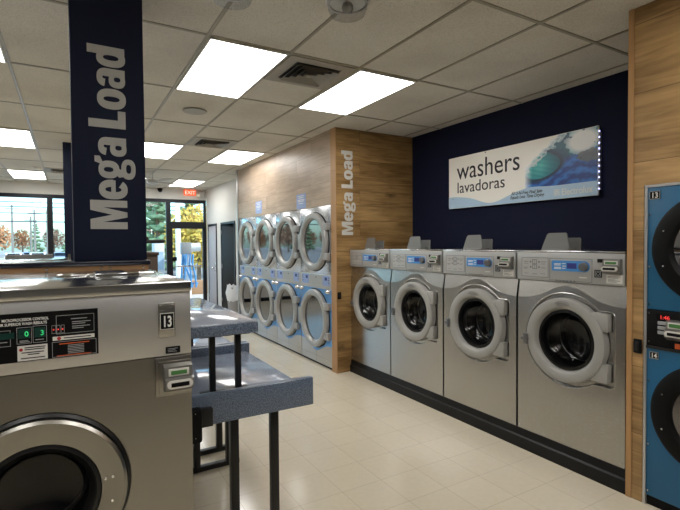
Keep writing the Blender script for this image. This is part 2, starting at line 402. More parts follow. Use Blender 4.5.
# suspended grid
gx0, gy0, du, dv = .847, 3.198, .61, 1.22
g = MB()
LIGHTS = [(u, v) for u in (-7, -3, 0, 2) for v in (-3, 0, 3, 6)]
for u in range(-10, 6):
    x = gx0 + u * du
    g.box(x - .012, x + .012, YB, YF, H - .006, H + .002)
for v in range(-5, 8):
    y = gy0 + v * dv
    g.box(XL, XR, y - .012, y + .012, H - .0055, H + .002)
struct('trim_1', g, 'grid')
struct('wall_left', MB().box(XL - .15, XL, YB, YF, 0, H), 'white_wall')
struct('wall_back', MB().box(XL - .15, XR + .2, YB - .15, YB, 0, H), 'back_grey')
struct('wall_navy', MB().box(4.05, 4.2, YB, 5.08, 0, H), 'navy')
# oak return panel and dryer wall
struct('wall_return', MB().box(2.85, 4.05, 4.97, 5.07, 0, H), 'oak_return')
struct('trim_2', MB().box(2.842, 2.85, 4.962, 5.09, 0, H), 'oak_edge')
struct('wall_dryers', MB().box(2.85, 3.0, 5.09, 8.78, 2.105, H), 'oak_wall')
struct('trim_3', MB().box(2.83, 3.15, 8.78, 8.83, 0, H), 'alu')
# far right wall with two doors
w = MB()
w.box(3.15, 3.3, 8.83, 9.95, 0, H).box(3.15, 3.3, 11.0, 11.42, 0, H).box(3.15, 3.3, 12.15, 12.4, 0, H)
w.box(3.15, 3.3, 9.95, 11.0, 2.08, H).box(3.15, 3.3, 11.42, 12.15, 2.08, H)
struct('wall_right', w, 'white_wall')
struct('wall_closet', MB().box(3.9, 4.0, 9.0, 12.4, 0, H).box(3.3, 4.0, 9.0, 9.06, 0, H).box(3.3,4.0,11.18,11.24,0,H), 'door_black')  # closet walls blackened to paint in the unlit interior
def wall_door(n, y0, y1, leafmat, ang, handle_y, lbl):
    f = MB(); t = .05
    f.box(3.13, 3.31, y0 - t, y0, 0, 2.08 + t).box(3.13, 3.31, y1, y1 + t, 0, 2.08 + t).box(3.13, 3.31, y0, y1, 2.08, 2.08 + t)
    root = struct('door_%d' % n, f, 'frame_dark', lbl, 'door')
    e = MB().box(-.022, .022, -(y1 - y0) + .01, -.005, .01, 2.07, .003).build('door_leaf', leafmat, root)
    e.location = (3.155, y1, 0); e.rotation_euler = (0, 0, ang)
    k = MB(); k.cone((-.08, -(y1 - y0) + .08, 1.03), (.08, -(y1 - y0) + .08, 1.03), .012).ball((-.085, -(y1 - y0) + .08, 1.03), .03).ball((.085, -(y1 - y0) + .08, 1.03), .03).box(-.03, .03, -(y1 - y0) + .05, -(y1 - y0) + .11, .94, 1.16, .004)
    k.build('door_handle', 'chrome', e)
    for z in (.25, 1.05, 1.85): MB().cone((-.024, -.012, z), (-.024, -.012, z + .1), .012).build('hinge', 'chrome', e)
    return root
wall_door(1, 11.45, 12.12, 'door_grey', 0.0, 0, 'pale grey side door nearest the glass entrance')
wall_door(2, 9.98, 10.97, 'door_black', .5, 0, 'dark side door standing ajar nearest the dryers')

# shopfront: wall above, glazing, entrance door
w = MB(); w.box(XL, 3.3, 12.4, 12.55, 2.78, H).box(XL, -3.2, 12.4, 12.55, 0, 2.78).box(XL, 2.2, 12.4, 12.55, 0, .55)
struct('wall_front', w, 'white_wall')
FR = 'frame_dark'
def win(n, x0, x1, z0, z1, lbl):
    f = MB(); t = .055
    f.box(x0, x1, 12.42, 12.52, z1 - t - .03, z1).box(x0, x1, 12.42, 12.52, z0, z0 + t).box(x0, x0 + t, 12.42, 12.52, z0 + t, z1 - t - .03).box(x1 - t, x1, 12.42, 12.52, z0 + t, z1 - t - .03)
    r = struct('window_%d' % n, f, FR, lbl, 'window')
    MB().box(x0 + t, x1 - t, 12.465, 12.475, z0 + t, z1 - t - .03).build('pane', 'window_glass', r)
    return r
win(1, -3.2, -1.78, .55, 2.78, 'shopfront window farthest left')
win(2, -1.78, -.36, .55, 2.78, 'shopfront window left of the slim mullion behind the washer')
win(3, -.36, 1.06, .55, 2.78, 'shopfront window right of the slim mullion, behind the column')
win(4, 1.06, 2.2, .55, 2.78, 'tall shopfront window just left of the glass entrance')
win(5, 2.2, 3.15, 2.15, 2.78, 'transom window above the glass entrance')
f = MB(); f.box(2.2, 2.29, 12.42, 12.52, 0, 2.15).box(3.06, 3.15, 12.42, 12.52, 0, 2.15).box(2.29, 3.06, 12.42, 12.52, 2.03, 2.15)
r = struct('door_3', f, FR, 'glazed entrance door in dark metal frame', 'door')
MB().box(2.29, 3.06, 12.46, 12.48, .1, 2.03).build('pane', 'window_glass', r)
MB().box(2.29, 3.06, 12.43, 12.51, 0, .1).build('kick_rail', FR, r)
MB().box(2.33, 3.02, 12.39, 12.42, 1.04, 1.075, .005).build('push_bar', 'chrome', r)
MB().box(2.27, 2.38, 12.37, 12.42, 1.2, 1.3, .008).build('latch_box', 'black', r)
struct('baseboard_front', MB().box(-3.2, 2.2, 12.385, 12.4, 0, .1), 'base_black')
# outside: canopy fascia over the shopfront
struct('trim_4', MB().box(-8, 5, 12.56, 13.4, 3.02, 3.35), 'white_wall')

# right oak panel beside the blue dryer
struct('wall_side', MB().box(3.03, 4.05, 1.512, 1.598, 0, H), 'oak_right')
struct('trim_5', MB().box(3.022, 3.032, 1.575, 1.606, 0, H), 'oak_edge')
struct('wall_header', MB().box(3.03, 3.15, -1.6, 1.512, 1.955, H), 'oak_right')
# black plinth under the washers
p = MB(); p.plate([(3.03, 0), (3.03, .085), (3.045, .095), (3.05, .150), (4.05, .150), (4.05, 0)], [], 1.612, 4.965)
struct('baseboard_right', p, 'base_black')
# columns
struct('column_near', MB().box(.022, .374, 2.775, 3.15, 1.536, H, .004), 'col_navy')
struct('column_far', MB().box(-.05, .33, 7.45, 7.83, 0, H, .004), 'col_navy')
col_k = MB().box(-.006, .006, 2.77, 2.80, 1.538, 1.575).build('corner_clip', 'chrome')
col_k.parent = bpy.data.objects['column_near']

# ------------------------------------------------------------------ ceiling things
def light(u, v, lbl):
    x0, y0 = gx0 + u * du, gy0 + v * dv
    t = thing('ceiling_light', lbl, 'light', (x0 + du / 2, y0 + dv / 2, H - .016), 0, 'recessed ceiling light panels')
    a, b = du / 2 - .013, dv / 2 - .013
    MB().box(-a + .012, a - .012, -b + .012, b - .012, .0, .008).build('diffuser', 'light_panel', t)
    fr = MB(); o = rc(-a, a, -b, b); fr.plate(o, [rc(-a + .012, a - .012, -b + .012, b - .012)], .0, .014, 'xy'); fr.build('frame', 'fixture', t)
    return t
LL = {(0, 0): 'big lit ceiling panel left of the near square vent, right of the navy column', (2, 0): 'big lit ceiling panel between the near square vent and the oak return wall',
      (0, 3): 'lit ceiling panel partly hidden by the right edge of the navy column', (2, 3): 'lit ceiling panel over the dryers, beside the far vent',
      (2, 6): 'far lit ceiling panel in front of the exit sign', (0, 6): 'far lit ceiling panel beyond the ceiling fan',
      (-3, 0): 'lit ceiling panel cut by the left picture edge, nearest', (-3, 3): 'lit ceiling panel left of the column, middle one of the left row',
      (-3, 6): 'lit ceiling panel left of the column, farthest of the left row'}
for (u, v) in LIGHTS:
    light(u, v, LL.get((u, v), 'lit ceiling panel out of the picture behind or left of the camera'))

def vent(u, v0, lbl):
    x0 = gx0 + u * du; y0 = v0
    t = thing('ceiling_vent', lbl, 'vent', (x0 + .305, y0 + .305, H), 0)
    MB().plate(rc(-.29, .29, -.29, .29), [rc(-.2, .2, -.2, .2)], -.010, -.002, 'xy').build('face_plate', 'vent', t)
    MB().box(-.2, .2, -.2, .2, -.004, -.001).build('throat', 'grille_dark', t)
    for i in range(4):
        r0 = .185 - i * .045; r1 = r0 - .022; s = MB()
        A = [(r0, r0), (-r0, r0), (-r0, -r0), (r0, -r0)]; B = [(r1, r1), (-r1, r1), (-r1, -r1), (r1, -r1)]
        for k in range(4):
            a, b, c, d = A[k], A[(k + 1) % 4], B[(k + 1) % 4], B[k]
            s.quad((a[0], a[1], -.03), (b[0], b[1], -.03), (c[0], c[1], -.004), (d[0], d[1], -.004))
            s.quad((a[0], a[1], -.0315), (d[0], d[1], -.0055), (c[0], c[1], -.0055), (b[0], b[1], -.0315))
        s.build('louvre', 'vent', t, smooth=False)
    MB().box(-.02, .02, -.02, .02, -.03, -.026).build('centre_plate', 'vent', t)
vent(1, 3.205, 'square four-way ceiling vent between the two nearest light panels')
vent(1, 6.25, 'square ceiling vent at middle distance beside the dryer-side light panel')
vent(-2, 10.0, 'small far ceiling vent left of the navy column')

o = MB().lathe([(0, 0), (.12, 0), (.125, .008), (.105, .016), (0, .018)], (1.18, 5.05, H - .018), axis='z', closed=False).build('ceiling_speaker', 'vent')
tag(o, 'round flush ceiling speaker on a tile beyond the nearest light panel', 'speaker')
def dome(x, y, lbl):
    t = thing('dome_camera', lbl, 'camera', (x, y, H - .006))
    MB().lathe([(0, 0), (.13, 0), (.13, -.012), (.118, -.02), (0, -.02)], (0, 0, 0), axis='z', closed=False).build('mount', 'fixture', t)
    MB().lathe([(.115, -.02), (.112, -.06), (.1, -.085), (.0, -.098)], (0, 0, 0), axis='z', closed=False).build('clear_cover', 'clear_dome', t)
    MB().lathe([(.122, -.018), (.122, -.028), (.105, -.03), (.105, -.018)], (0, 0, 0), axis='z').build('rim', 'alu', t)
    MB().ball((0, 0, -.045), .035, 2).build('lens_ball', 'ring_grey', t)
dome(1.43, 2.34, 'clear round ceiling dome above the aisle at the top picture edge, between light and vent')
dome(.80, 2.52, 'small ceiling dome cut by the top picture edge, next to the nearest light panel')
t = thing('smoke_detector', 'small white round smoke detector left of the far vent', 'smoke detector', (-.47, 10.05, H))
MB().lathe([(0, -.045), (.05, -.045), (.075, -.02), (.078, 0)], (0, 0, 0), axis='z', closed=False).build('housing', 'fixture', t)
# ceiling fan, far
t = thing('ceiling_fan', 'grey ceiling fan hanging right of the navy column before the exit wall', 'fan', (1.42, 9.6, H - .008))
MB().cone((0, 0, 0), (0, 0, -.16), .012).build('rod', 'alu', t)
MB().lathe([(0, -.15), (.09, -.16), (.1, -.22), (.05, -.25), (0, -.25)], (0, 0, 0), axis='z', closed=False).build('motor', 'alu', t)
for k in range(4):
    b = MB().plate([(.1, -.03), (.16, -.06), (.6, -.08), (.66, -.04), (.66, .04), (.6, .08), (.16, .06), (.1, .03)], [], -.2, -.192, 'xy').build('blade', 'vent', t)
    b.rotation_euler = (0, 0, .35 + k * PI / 2)
# exit sign, emergency light, dome camera on front wall
t = thing('exit_sign', 'lit red exit sign on the wall above the entrance', 'sign', (2.73, 12.4, 2.895))
MB().box(-.15, .15, -.05, 0, -.01, .14, .006).build('housing', 'exit_red', t)
text('lettering', 'EXIT', .13, (0, -.0515, .02), 'exit_white', t, align='CENTER', bold=.002)
t = thing('emergency_light', 'twin-headed emergency light right of the exit sign', 'light', (3.02, 12.4, 2.90))
MB().box(-.07, .07, -.06, 0, -.03, .06, .01).build('housing', 'fixture', t)
for s in (-1, 1): MB().cone((s * .085, -.06, .0), (s * .10, -.12, -.02), .03, .045, 16).build('lamp_head', 'chrome', t)
t = thing('security_camera', 'small dark dome camera on the wall left of the exit sign', 'camera', (2.0, 12.4, 3.0))
MB().ball((0, -.05, -.01), .055, 2).build('dome', 'black', t)
MB().box(-.06, .06, -.06, 0, .0, .035, .008).build('mount', 'black', t)

# ------------------------------------------------------------------ washers on the right (built front towards -y, turned)
R90 = -PI / 2
def recess_outline(cx, cz, r, xr, zb, zt, fil=.035):
    pts = []
    # circle from where it meets the top of the lobe, over the left side, to the bottom
    a0 = math.degrees(math.asin(min(1, (zt - cz) / r))); a1 = 360 + math.degrees(math.asin(max(-1, (zb - cz) / r)))
    for i in range(49):
        a = math.radians(a0 + (a1 - a0) * i / 48); pts.append((cx + r * math.cos(a), cz + r * math.sin(a)))
    for (ox, oz, s0, s1) in ((xr - fil, zb + fil, -90, 0), (xr - fil, zt - fil, 0, 90)):
        for i in range(7):
            a = math.radians(s0 + (s1 - s0) * i / 6); pts.append((ox + fil * math.cos(a), oz + fil * math.sin(a)))
    return pts
def screws(mb, pts, y, r=.006):
    for x, z in pts: mb.lathe([(0, .004), (r * .7, .004), (r, 0), (r, -.002)], (x, y, z), n=10, closed=False)
    return mb
def card_reader(parent, x0, x1, z0, z1, y, sc=1.0):
    """wedge card reader: body > screen, slot_bezel, slot"""
    cx = (x0 + x1) / 2; h = z1 - z0; b = MB()
    b.plate([(y, z0), (y, z1), (y - .030, z1 - .006), (y - .034, z0 + h * .55), (y - .05, z0 + h * .5), (y - .05, z0 + h * .18), (y - .02, z0)], [], x0, x1, 'yz')
    rd = b.build('card_reader', 'reader_grey', parent)
    t = bmesh.new()
    MB().box(x0 + .012, x1 - .012, y - .0365, y - .03, z0 + h * .60, z1 - .012, .002).build('screen_bezel', 'reader_white', rd)
    MB().box(x0 + .02, x1 - .02, y - .038, y - .034, z0 + h * .66, z1 - .018).build('screen', 'lcd_green', rd)
    zc = z0 + h * .34; rr = h * .15; L = x0 + .004 + rr; Rr = x1 - .004 - rr
    out = [(L + rr * math.cos(math.radians(a)), zc + rr * math.sin(math.radians(a))) for a in range(90, 271, 15)] + [(Rr + rr * math.cos(math.radians(a)), zc + rr * math.sin(math.radians(a))) for a in range(-90, 91, 15)]
    MB().plate(out, [], y - .058, y - .045).build('slot_bezel', 'reader_white', rd)
    MB().box(L - rr * .1, Rr + rr * .1, y - .0595, y - .05, zc - rr * .5, zc + rr * .5).build('card_slot', 'black', rd)
    return rd

def make_washer():
    t = thing('front_load_washer', '', 'washing machine', (3.05, 2.036, .150), R90, 'front-loading washers along the navy wall')
    W = .410; cz = .765
    b = MB(); b.box(-W, W, .37, .85, 0, 1.385).box(-W, -W + .01, .03, .37, 0, 1.385).box(W - .01, W, .03, .37, 0, 1.385).box(-W + .01, W - .01, .03, .37, 0, .02)
    body = b.build('body', 'steel_low', t)
    out = recess_outline(0, cz, .335, .345, .495, 1.0)
    # lower front with embossed wave top edge and the door recess
    n = 40; wave = []
    for i in range(n + 1):
        x = W - 2 * W * i / n; wave.append((x, 1.035 + .115 * math.exp(-((x) / .2) ** 2)))
    fp = MB(); fp.plate([(-W, .004), (W, .004)] + wave, [out], 0.0, .03)
    front = fp.build('front_panel', 'steel', t)
    ub = MB().plate(list(reversed(wave)) + [(W, 1.176), (-W, 1.176)], [], .002, .045)
    for v in ub.bm.verts:
        if v.co.y < .01: v.co.y += (v.co.z - 1.035) * .17
    ub.build('upper_band', 'steel', t)
    MB().tube([(x, .002, z) for x, z in out], .0045, 8, True).build('recess_rim', 'steel', front)
    hole = [(.225 * math.cos(2 * PI * i / 48), cz + .225 * math.sin(2 * PI * i / 48)) for i in range(48)]
    MB().plate(out, [hole], .024, .029).build('recess_floor', 'steel', front)
    screws(MB(), [(-W + .022, .03), (W - .022, .03)], 0).build('screw', 'chrome', front)
    # drum seen through the glass
    dr = MB().lathe([(.222, -.0), (.222, -.30), (.0, -.31)], (0, .03, cz), closed=False).build('drum', 'drum_dark', t)
    MB().lathe([(.20, -.03), (.222, -.03), (.222, -.05), (.20, -.05)], (0, .03, cz)).build('drum_lip', 'drum', dr)
    MB().lathe([(.165, -.15), (.17, -.145), (.175, -.15), (.17, -.155)], (0, .03, cz)).build('drum_rib', 'drum', dr)
    # door
    door = MB().lathe([(.300, -.018), (.300, .034), (.297, .041), (.290, .045), (.26, .046), (.238, .044), (.230, .038), (.215, .004), (.212, -.02)], (0, 0, cz), n=72).build('door', 'ring_grey', t)
    MB().lathe([(.213, -.01), (.213, .012), (.196, .014), (.19, -.01)], (0, 0, cz), n=64).build('gasket', 'gasket', door)
    MB().lathe([(.20, .006), (.188, -.02), (.165, -.07), (.12, -.10), (0, -.11)], (0, 0, cz), n=64, closed=False).build('glass_bowl', 'dark_glass', door)
    for z0, z1 in ((.87, .99), (.53, .652)):
        MB().box(.2, .315, -.034, .02, z0, z1, .006).build('hinge', 'ring_grey', door)
    la = MB(); la.box(-.338, -.28, -.06, -.03, cz - .05, cz - .022, .004).box(-.318, -.285, -.062, -.01, cz - .075, cz + .005, .006)
    la.build('latch_handle', 'latch', door)
    el = MB(); el.tube([(.052 * math.cos(a), -.0485, cz + .262 + .014 * math.sin(a)) for a in [2 * PI * i / 28 for i in range(28)]], .0016, 6, True); el.build('badge_outline', 'ctl_line', door)
    text('badge_lettering', 'Electrolux', .018, (0, -.0495, cz + .257), 'ctl_line', door, align='CENTER')
    # control fascia
    cp = MB().box(-W, W, -.012, .03, 1.178, 1.386, .006).build('control_panel', 'ctl_grey', t)
    y = -.012
    fr = MB()
    for (x0, x1, z0, z1) in ((-.365, -.135, 1.203, 1.348), (-.124, .197, 1.187, 1.347)):
        fr.plate(rc(x0, x1, z0, z1), [rc(x0 + .003, x1 - .003, z0 + .003, z1 - .003)], y - .0016, y)
    fr.build('panel_outline', 'ctl_line', cp)
    MB().box(-.362, -.138, y - .001, y, 1.206, 1.345).build('instruction_panel', 'ctl_inset', cp)
    ic = MB()
    for (cx, z, w_, h_) in ((-.325, 1.315, .04, .004), (-.325, 1.30, .035, .003), (-.33, 1.27, .04, .004), (-.33, 1.262, .03, .003), (-.175, 1.315, .045, .004), (-.175, 1.30, .03, .003), (-.175, 1.27, .04, .004), (-.325, 1.226, .035, .003), (-.25, 1.222, .04, .004), (-.18, 1.226, .045, .003)):
        ic.box(cx - w_ / 2, cx + w_ / 2, y - .002, y, z, z + h_)
    for dz in (1.262, 1.30):
        for dx in (-.25,):
            ic.plate(rc(dx - .02, dx + .02, dz, dz + .034), [rc(dx - .016, dx + .016, dz + .004, dz + .030)], y - .002, y); ic.box(dx - .001, dx + .001, y - .002, y, dz, dz + .034)
    for dx in (-.285, -.212):
        for dz in (1.27, 1.31): ic.box(dx - .006, dx + .006, y - .002, y, dz, dz + .012)
    ic.build('icon_print', 'ctl_line', cp)
    bl = [(-.105, 1.262), (-.105, 1.326), (-.1, 1.331), (.15, 1.331)] + [(.142 + .038 * math.cos(math.radians(a)), 1.293 + .038 * math.sin(math.radians(a))) for a in range(75, -80, -15)] + [(.1, 1.257), (-.1, 1.257)]
    bo = MB().plate(bl, [], y - .003, y).build('blue_overlay', 'blue_lab', cp)
    MB().box(.015, .087, y - .004, y - .002, 1.276, 1.315).build('display', 'lcd', bo)
    pr = MB()
    for (x0, x1, z) in ((-.085, -.03, 1.305), (-.085, -.035, 1.296), (-.085, -.03, 1.279), (-.085, -.03, 1.27), (-.022, .004, 1.308), (-.02, .006, 1.29), (-.022, .004, 1.274)):
        pr.box(x0, x1, y - .004, y - .002, z, z + .005)
    pr.build('menu_print', 'white', bo)
    MB().lathe([(0, .03), (.024, .03), (.029, .026), (.031, .0)], (.142, y - .002, 1.293), n=28, closed=False).build('selector_knob', 'latch', cp)
    q = MB()
    for i in range(6): q.lathe([(0, .003), (.007, .003), (.007, 0)], (-.065 + i * .027, y, 1.187), n=10, closed=False)
    q.build('program_marks', 'ctl_line', cp)
    MB().box(.105, .16, y - .001, y, 1.214, 1.222).build('model_print', 'label_white', cp)
    # black emblem sticker, coin display, reader, price label
    st = MB().box(.213, .263, y - .002, y, 1.226, 1.276).build('emblem_sticker', 'black', cp)
    s_ = MB(); s_.plate(rc(.219, .257, 1.232, 1.270), [rc(.223, .253, 1.236, 1.266)], y - .003, y - .0015)
    s_.plate(ell(.238, 1.251, .012, .012, p=2), [ell(.238, 1.251, .008, .008, p=2)], y - .003, y - .0015)
    s_.build('emblem', 'grey_print', st)
    MB().box(.232, .283, y - .003, y, 1.326, 1.350, .001).build('count_display', 'black', cp)
    card_reader(cp, .284, .395, 1.256, 1.352, y)
    lb = MB().box(.294, .396, y - .002, y, 1.193, 1.246).build('price_label', 'label_white', cp)
    l2 = MB()
    for z, x1 in ((1.235, .385), (1.227, .37), (1.215, .35), (1.208, .38), (1.2, .36)): l2.box(.302, x1, y - .003, y - .001, z, z + .003)
    l2.build('label_print', 'ctl_line', lb)
    # top with open soap lid
    MB().box(-W, W, -.010, .85, 1.386, 1.400, .003).build('top_panel', 'steel_top', t)
    lid = MB(); lid.plate([(-.315, 1.40), (-.075, 1.40), (-.085, 1.47), (-.098, 1.525), (-.108, 1.533), (-.245, 1.533), (-.262, 1.522), (-.29, 1.46)], [], .15, .158)
    L_ = lid.build('soap_lid', 'lid_grey', t)
    MB().plate([(-.25, 1.40), (-.055, 1.40), (-.052, 1.485), (-.06, 1.495), (-.19, 1.495)], [], .25, .258).build('soap_box_side', 'lid_grey', L_)
    MB().box(-.26, -.08, .13, .27, 1.40, 1.412, .003).build('soap_box_rim', 'lid_grey', L_)
    return t
W4 = make_washer()
wl = ['stainless front-loading washer nearest the camera, beside the right oak panel',
      'stainless front-loading washer second from the right oak panel',
      'stainless front-loading washer second from the oak return wall',
      'stainless front-loading washer farthest away, against the oak return wall']
W4['label'] = wl[0]
for i in (1, 2, 3):
    c = copy_tree(W4); c.location = (3.05, 2.036 + .838 * i, .150); c['label'] = wl[i]
# small pale stickers on the top edge between washers
# ------------------------------------------------------------------ stacked dryers
def make_dryer():
    t = thing('stack_dryer', '', 'dryer', (2.85, 5.54, .0), R90, 'stacked dryers in the oak wall')
    W = .448
    MB().box(-W, W, .03, 1.0, .02, 2.10).build('body', 'steel_dry', t)
    MB().box(-W, W, .02, .05, 0, .03).build('toe_strip', 'black', t)
    up = MB().box(-W, W, 0, .03, 1.212, 2.10, .003).build('upper_panel', 'steel_dry', t)
    lo = MB().box(-W, W, 0, .03, .03, 1.028, .003).build('lower_panel', 'ctl_inset', t)
    n = 40; sc = []
    for i in range(n + 1):
        x = -W + .004 + 2 * (W - .004) * i / n
        a = abs(x)
        sc.append((x, .30 - .115 * math.exp(-(x / .21) ** 2)))
    MB().plate(sc + [(W - .004, 1.024), (-W + .004, 1.024)], [], -.003, .001).build('blue_graphic', 'blue_graphic', lo)
    s = MB(); s.box(-.002, .002, -.001, 0, .04, .19); s.box(-W, W, -.001, 0, .115, .117); s.build('panel_seam', 'ctl_line', lo)
    screws(MB(), [(-.40, 2.075), (.40, 2.075), (-.43, 1.30), (.43, 1.30)], 0).build('screw', 'chrome', up)
    screws(MB(), [(-.30, .10), (.30, .10)], 0).build('screw', 'chrome', lo)
    for nm, cz, pan in (('upper_door', 1.64, up), ('lower_door', .62, lo)):
        MB().lathe([(0, .002), (.398, .002), (.398, -.002)], (0, -.004, cz), n=64, closed=False).build('door_gap_shade', 'gasket', pan)  # black disc paints the shaded groove around the door ring
        d = MB().lathe([(.384, .004), (.386, .035), (.374, .052), (.345, .06), (.315, .055), (.295, .035), (.288, .004)], (0, -.006, cz), n=72).build(nm, 'ring_dry', t)
        MB().lathe([(0, .016), (.292, .016), (.292, .008)], (0, -.006, cz), n=64, closed=False).build('glass', 'dry_glass', d)
        for z in (.19, -.19): MB().box(.30, .425, -.055, -.004, cz + z - .045, cz + z + .045, .006).build('hinge', 'ring_dry', d)
        MB().box(-.425, -.36, -.065, -.004, cz - .11, cz + .11, .01).build('door_pull', 'ring_dry', d)
    cp = MB().box(-W, W, -.006, .03, 1.03, 1.21, .003).build('control_panel', 'ctl_inset', t)
    MB().box(-.17, .20, -.008, -.005, 1.075, 1.2).build('coin_plate', 'ctl_grey', cp)
    MB().lathe([(0, .004), (.012, .004), (.012, 0)], (.03, -.008, 1.17), n=14, closed=False).build('lock', 'latch', cp)
    for x0, x1 in ((-.405, -.19), (.215, .405)):
        o = MB().box(x0, x1, -.009, -.005, 1.07, 1.2).build('blue_overlay', 'blue_soft', cp)
        far = x0 < 0
        a0 = x0 + (.02 if far else .03)
        b1 = MB(); b1.box(x0 + .06, x0 + .12, -.011, -.008, 1.14, 1.18) if not far else b1.box(x1 - .09, x1 - .03, -.011, -.008, 1.14, 1.18)
        b1.build('display', 'lcd', o)
        k = MB()
        xx = x1 - .03 if not far else x0 + .03
        for z in (1.165, 1.135, 1.10): k.box(xx - .014, xx + .014, -.012, -.008, z, z + .018, .003)
        k.build('push_button', 'latch', o)
    for x in (-.383, .375):
        MB().lathe([(0, .05), (.02, .05), (.03, .03), (.034, 0)], (x, 0, .998), n=18, closed=False).build('chrome_knob', 'chrome', lo)
    return t
D1 = make_dryer()
dl = ['stacked dryer nearest the camera, against the oak return wall', 'second stacked dryer from the oak return wall',
      'third stacked dryer from the oak return wall', 'farthest stacked dryer, beside the white bin']
D1['label'] = dl[0]
for i in (1, 2, 3):
    c = copy_tree(D1); c.location = (2.85, 5.54 + .908 * i, 0); c['label'] = dl[i]
for (y, z, l) in ((5.96, 2.20, 'pale blue notice on the oak wall nearer the return wall'), (7.66, 2.235, 'pale blue notice on the oak wall over the farther dryers')):
    t = thing('wall_notice', l, 'notice', (2.849, y, z), R90)
    MB().box(-.15, .15, -.004, 0, -.09, .12).build('card', 'blue_soft', t)
    q = MB()
    for k, wd in ((.085, .2), (.06, .16), (.03, .22), (.01, .2), (-.02, .14)): q.box(-wd / 2, wd / 2, -.0055, -.003, k, k + .01)
    q.build('print', 'white', t)
for (x, y, rz, l) in ((2.88, 4.966, 0, 'small black key switch on the oak return wall edge'), (3.026, 1.537, R90, 'small black key switch on the right oak panel')):
    t = thing('key_switch', l, 'switch', (x, y, .93), rz)
    MB().box(-.024, .024, -.014, 0, -.005, .082, .005).build('housing', 'black', t)
    MB().box(-.012, .012, -.022, -.013, .012, .066, .004).build('rocker', 'black_metal', t)

# ------------------------------------------------------------------ blue stacked dryer at right
t = thing('blue_stack_dryer', 'blue stacked dryer with black round doors at right edge of the picture', 'dryer', (3.03, 1.135, 0), R90)
W = .365
MB().box(-W + .008, W, .02, .95, .05, 1.94).build('body', 'blue_dryer', t)
MB().box(-W + .008, W, .012, .06, .0, .062).build('toe_kick', 'black', t)
for nm, z0, z1, cz in (('upper_panel', 1.205, 1.938, 1.571), ('lower_panel', .062, .97, .611)):
    p = MB().box(-W + .010, W, 0, .03, z0, z1, .003).build(nm, 'blue_dryer', t)
    screws(MB(), [(-W + .022, z0 + .03), (-W + .022, z0 + (z1 - z0) * .35), (-W + .022, z0 + (z1 - z0) * .78)], 0, .007).build('screw', 'chrome', p)
    d = MB().lathe([(.318, .0), (.318, .022), (.30, .034), (.225, .036), (.205, .02), (.2, 0)], (-.003, -.002, cz), n=72).build(nm.replace('panel', 'door'), 'black', t)
    MB().lathe([(0, .014), (.205, .014), (.205, .004)], (-.003, -.002, cz), n=48, closed=False).build('glass', 'dry_glass', d)
    screws(MB(), [(-.003 + .268 * math.cos(a), cz + .268 * math.sin(a)) for a in [math.radians(22.5 + 45 * k) for k in range(8)]], -.038, .007).build('screw', 'chrome', d)
cp = MB().box(-W + .010, W, -.006, .03, .972, 1.203, .003).build('control_panel', 'black', t)
MB().box(-W + .010, W, -.012, -.004, .968, .984, .002).build('panel_lip', 'black_metal', cp)
screws(MB(), [(-W + .025, 1.18), (-W + .025, 1.01)], -.006, .006).build('screw', 'chrome', cp)
for k in range(3): MB().box(-.292, -.246, -.012, -.005, 1.062 + k * .028, 1.083 + k * .028, .003).build('push_button', 'grey_print', cp)
MB().box(-.30, -.24, -.008, -.005, 1.148, 1.185).build('display', 'black', cp)
text('display_digits', '1:46', .032, (-.282, -.009, 1.153), 'led_red', cp)
card_reader(cp, -.236, -.125, 1.04, 1.155, -.006)
MB().box(-.2, -.16, -.009, -.005, .99, 1.02).build('gold_label', 'orange_print', cp)
for s_, x0, z0, w_, h_ in (('13', -.345, 1.866, .058, .048), ('14', -.338, .907, .05, .042)):
    nb = MB().box(x0, x0 + w_, -.003, 0, z0, z0 + h_).build('number_plate', 'black', t)
    MB().plate(rc(x0, x0 + w_, z0, z0 + h_), [rc(x0 + .003, x0 + w_ - .003, z0 + .003, z0 + h_ - .003)], -.0045, -.002).build('border', 'grey_print', nb)
    text('number', s_, h_ * .95, (x0 + w_ / 2, -.005, z0 + h_ * .16), 'white', nb, align='CENTER', sx=.85, bold=.0006)
MB().box(-W - .006, -W + .010, -.006, .05, 0, 1.953).box(-W + .010, W, -.006, .05, 1.938, 1.953).build('metal_edging', 'alu', t)

# ------------------------------------------------------------------ wall sign
SX = 4.0
t = thing('washers_sign', 'wide illuminated washers sign with an ocean wave, on the navy wall', 'sign', (SX, 3.294, 2.02), R90)
SW, SH = .92, .605
bd = MB().box(-SW, SW, 0, .02, 0, SH, .002).build('sign_board', 'sign_white', t)
lowb = []
for i in range(41):
    x = -SW + 2 * SW * i / 40
    z = .128 - .102 * math.exp(-((x + .27) / .26) ** 2) + .016 * math.exp(-((x - .25) / .15) ** 2) + .01 * math.exp(-((x + .85) / .12) ** 2)
    lowb.append((x, z))
MB().plate([(-SW, .002), (SW, .002)] + lowb[::-1], [], -.0025, 0).build('pale_blue_band', 'sign_blue', t)
text('headline', 'washers', .2, (-.785, -.003, .338), 'ink', t, fitw=.89, fith=.2)
text('subheadline', 'lavadoras', .16, (-.785, -.003, .178), 'ink', t, fitw=.69, fith=.125)
text('slogan', 'All U-N-Free Final Spin', .05, (.0, -.004, .082), 'ink', t, shear=.25, bold=.0006, fitw=.37, fith=.032)
text('slogan', 'Equals Less Time Drying', .05, (-.01, -.004, .042), 'ink', t, shear=.25, bold=.0006, fitw=.40, fith=.032)
text('maker_lettering', 'Electrolux', .095, (.572, -.004, .032), 'white', t, bold=.0012, fitw=.30, fith=.06)
lg = MB(); z0 = .033; lg.plate(rc(.495, .553, z0, z0 + .058), [rc(.500, .548, z0 + .005, z0 + .053)], -.004, -.002)
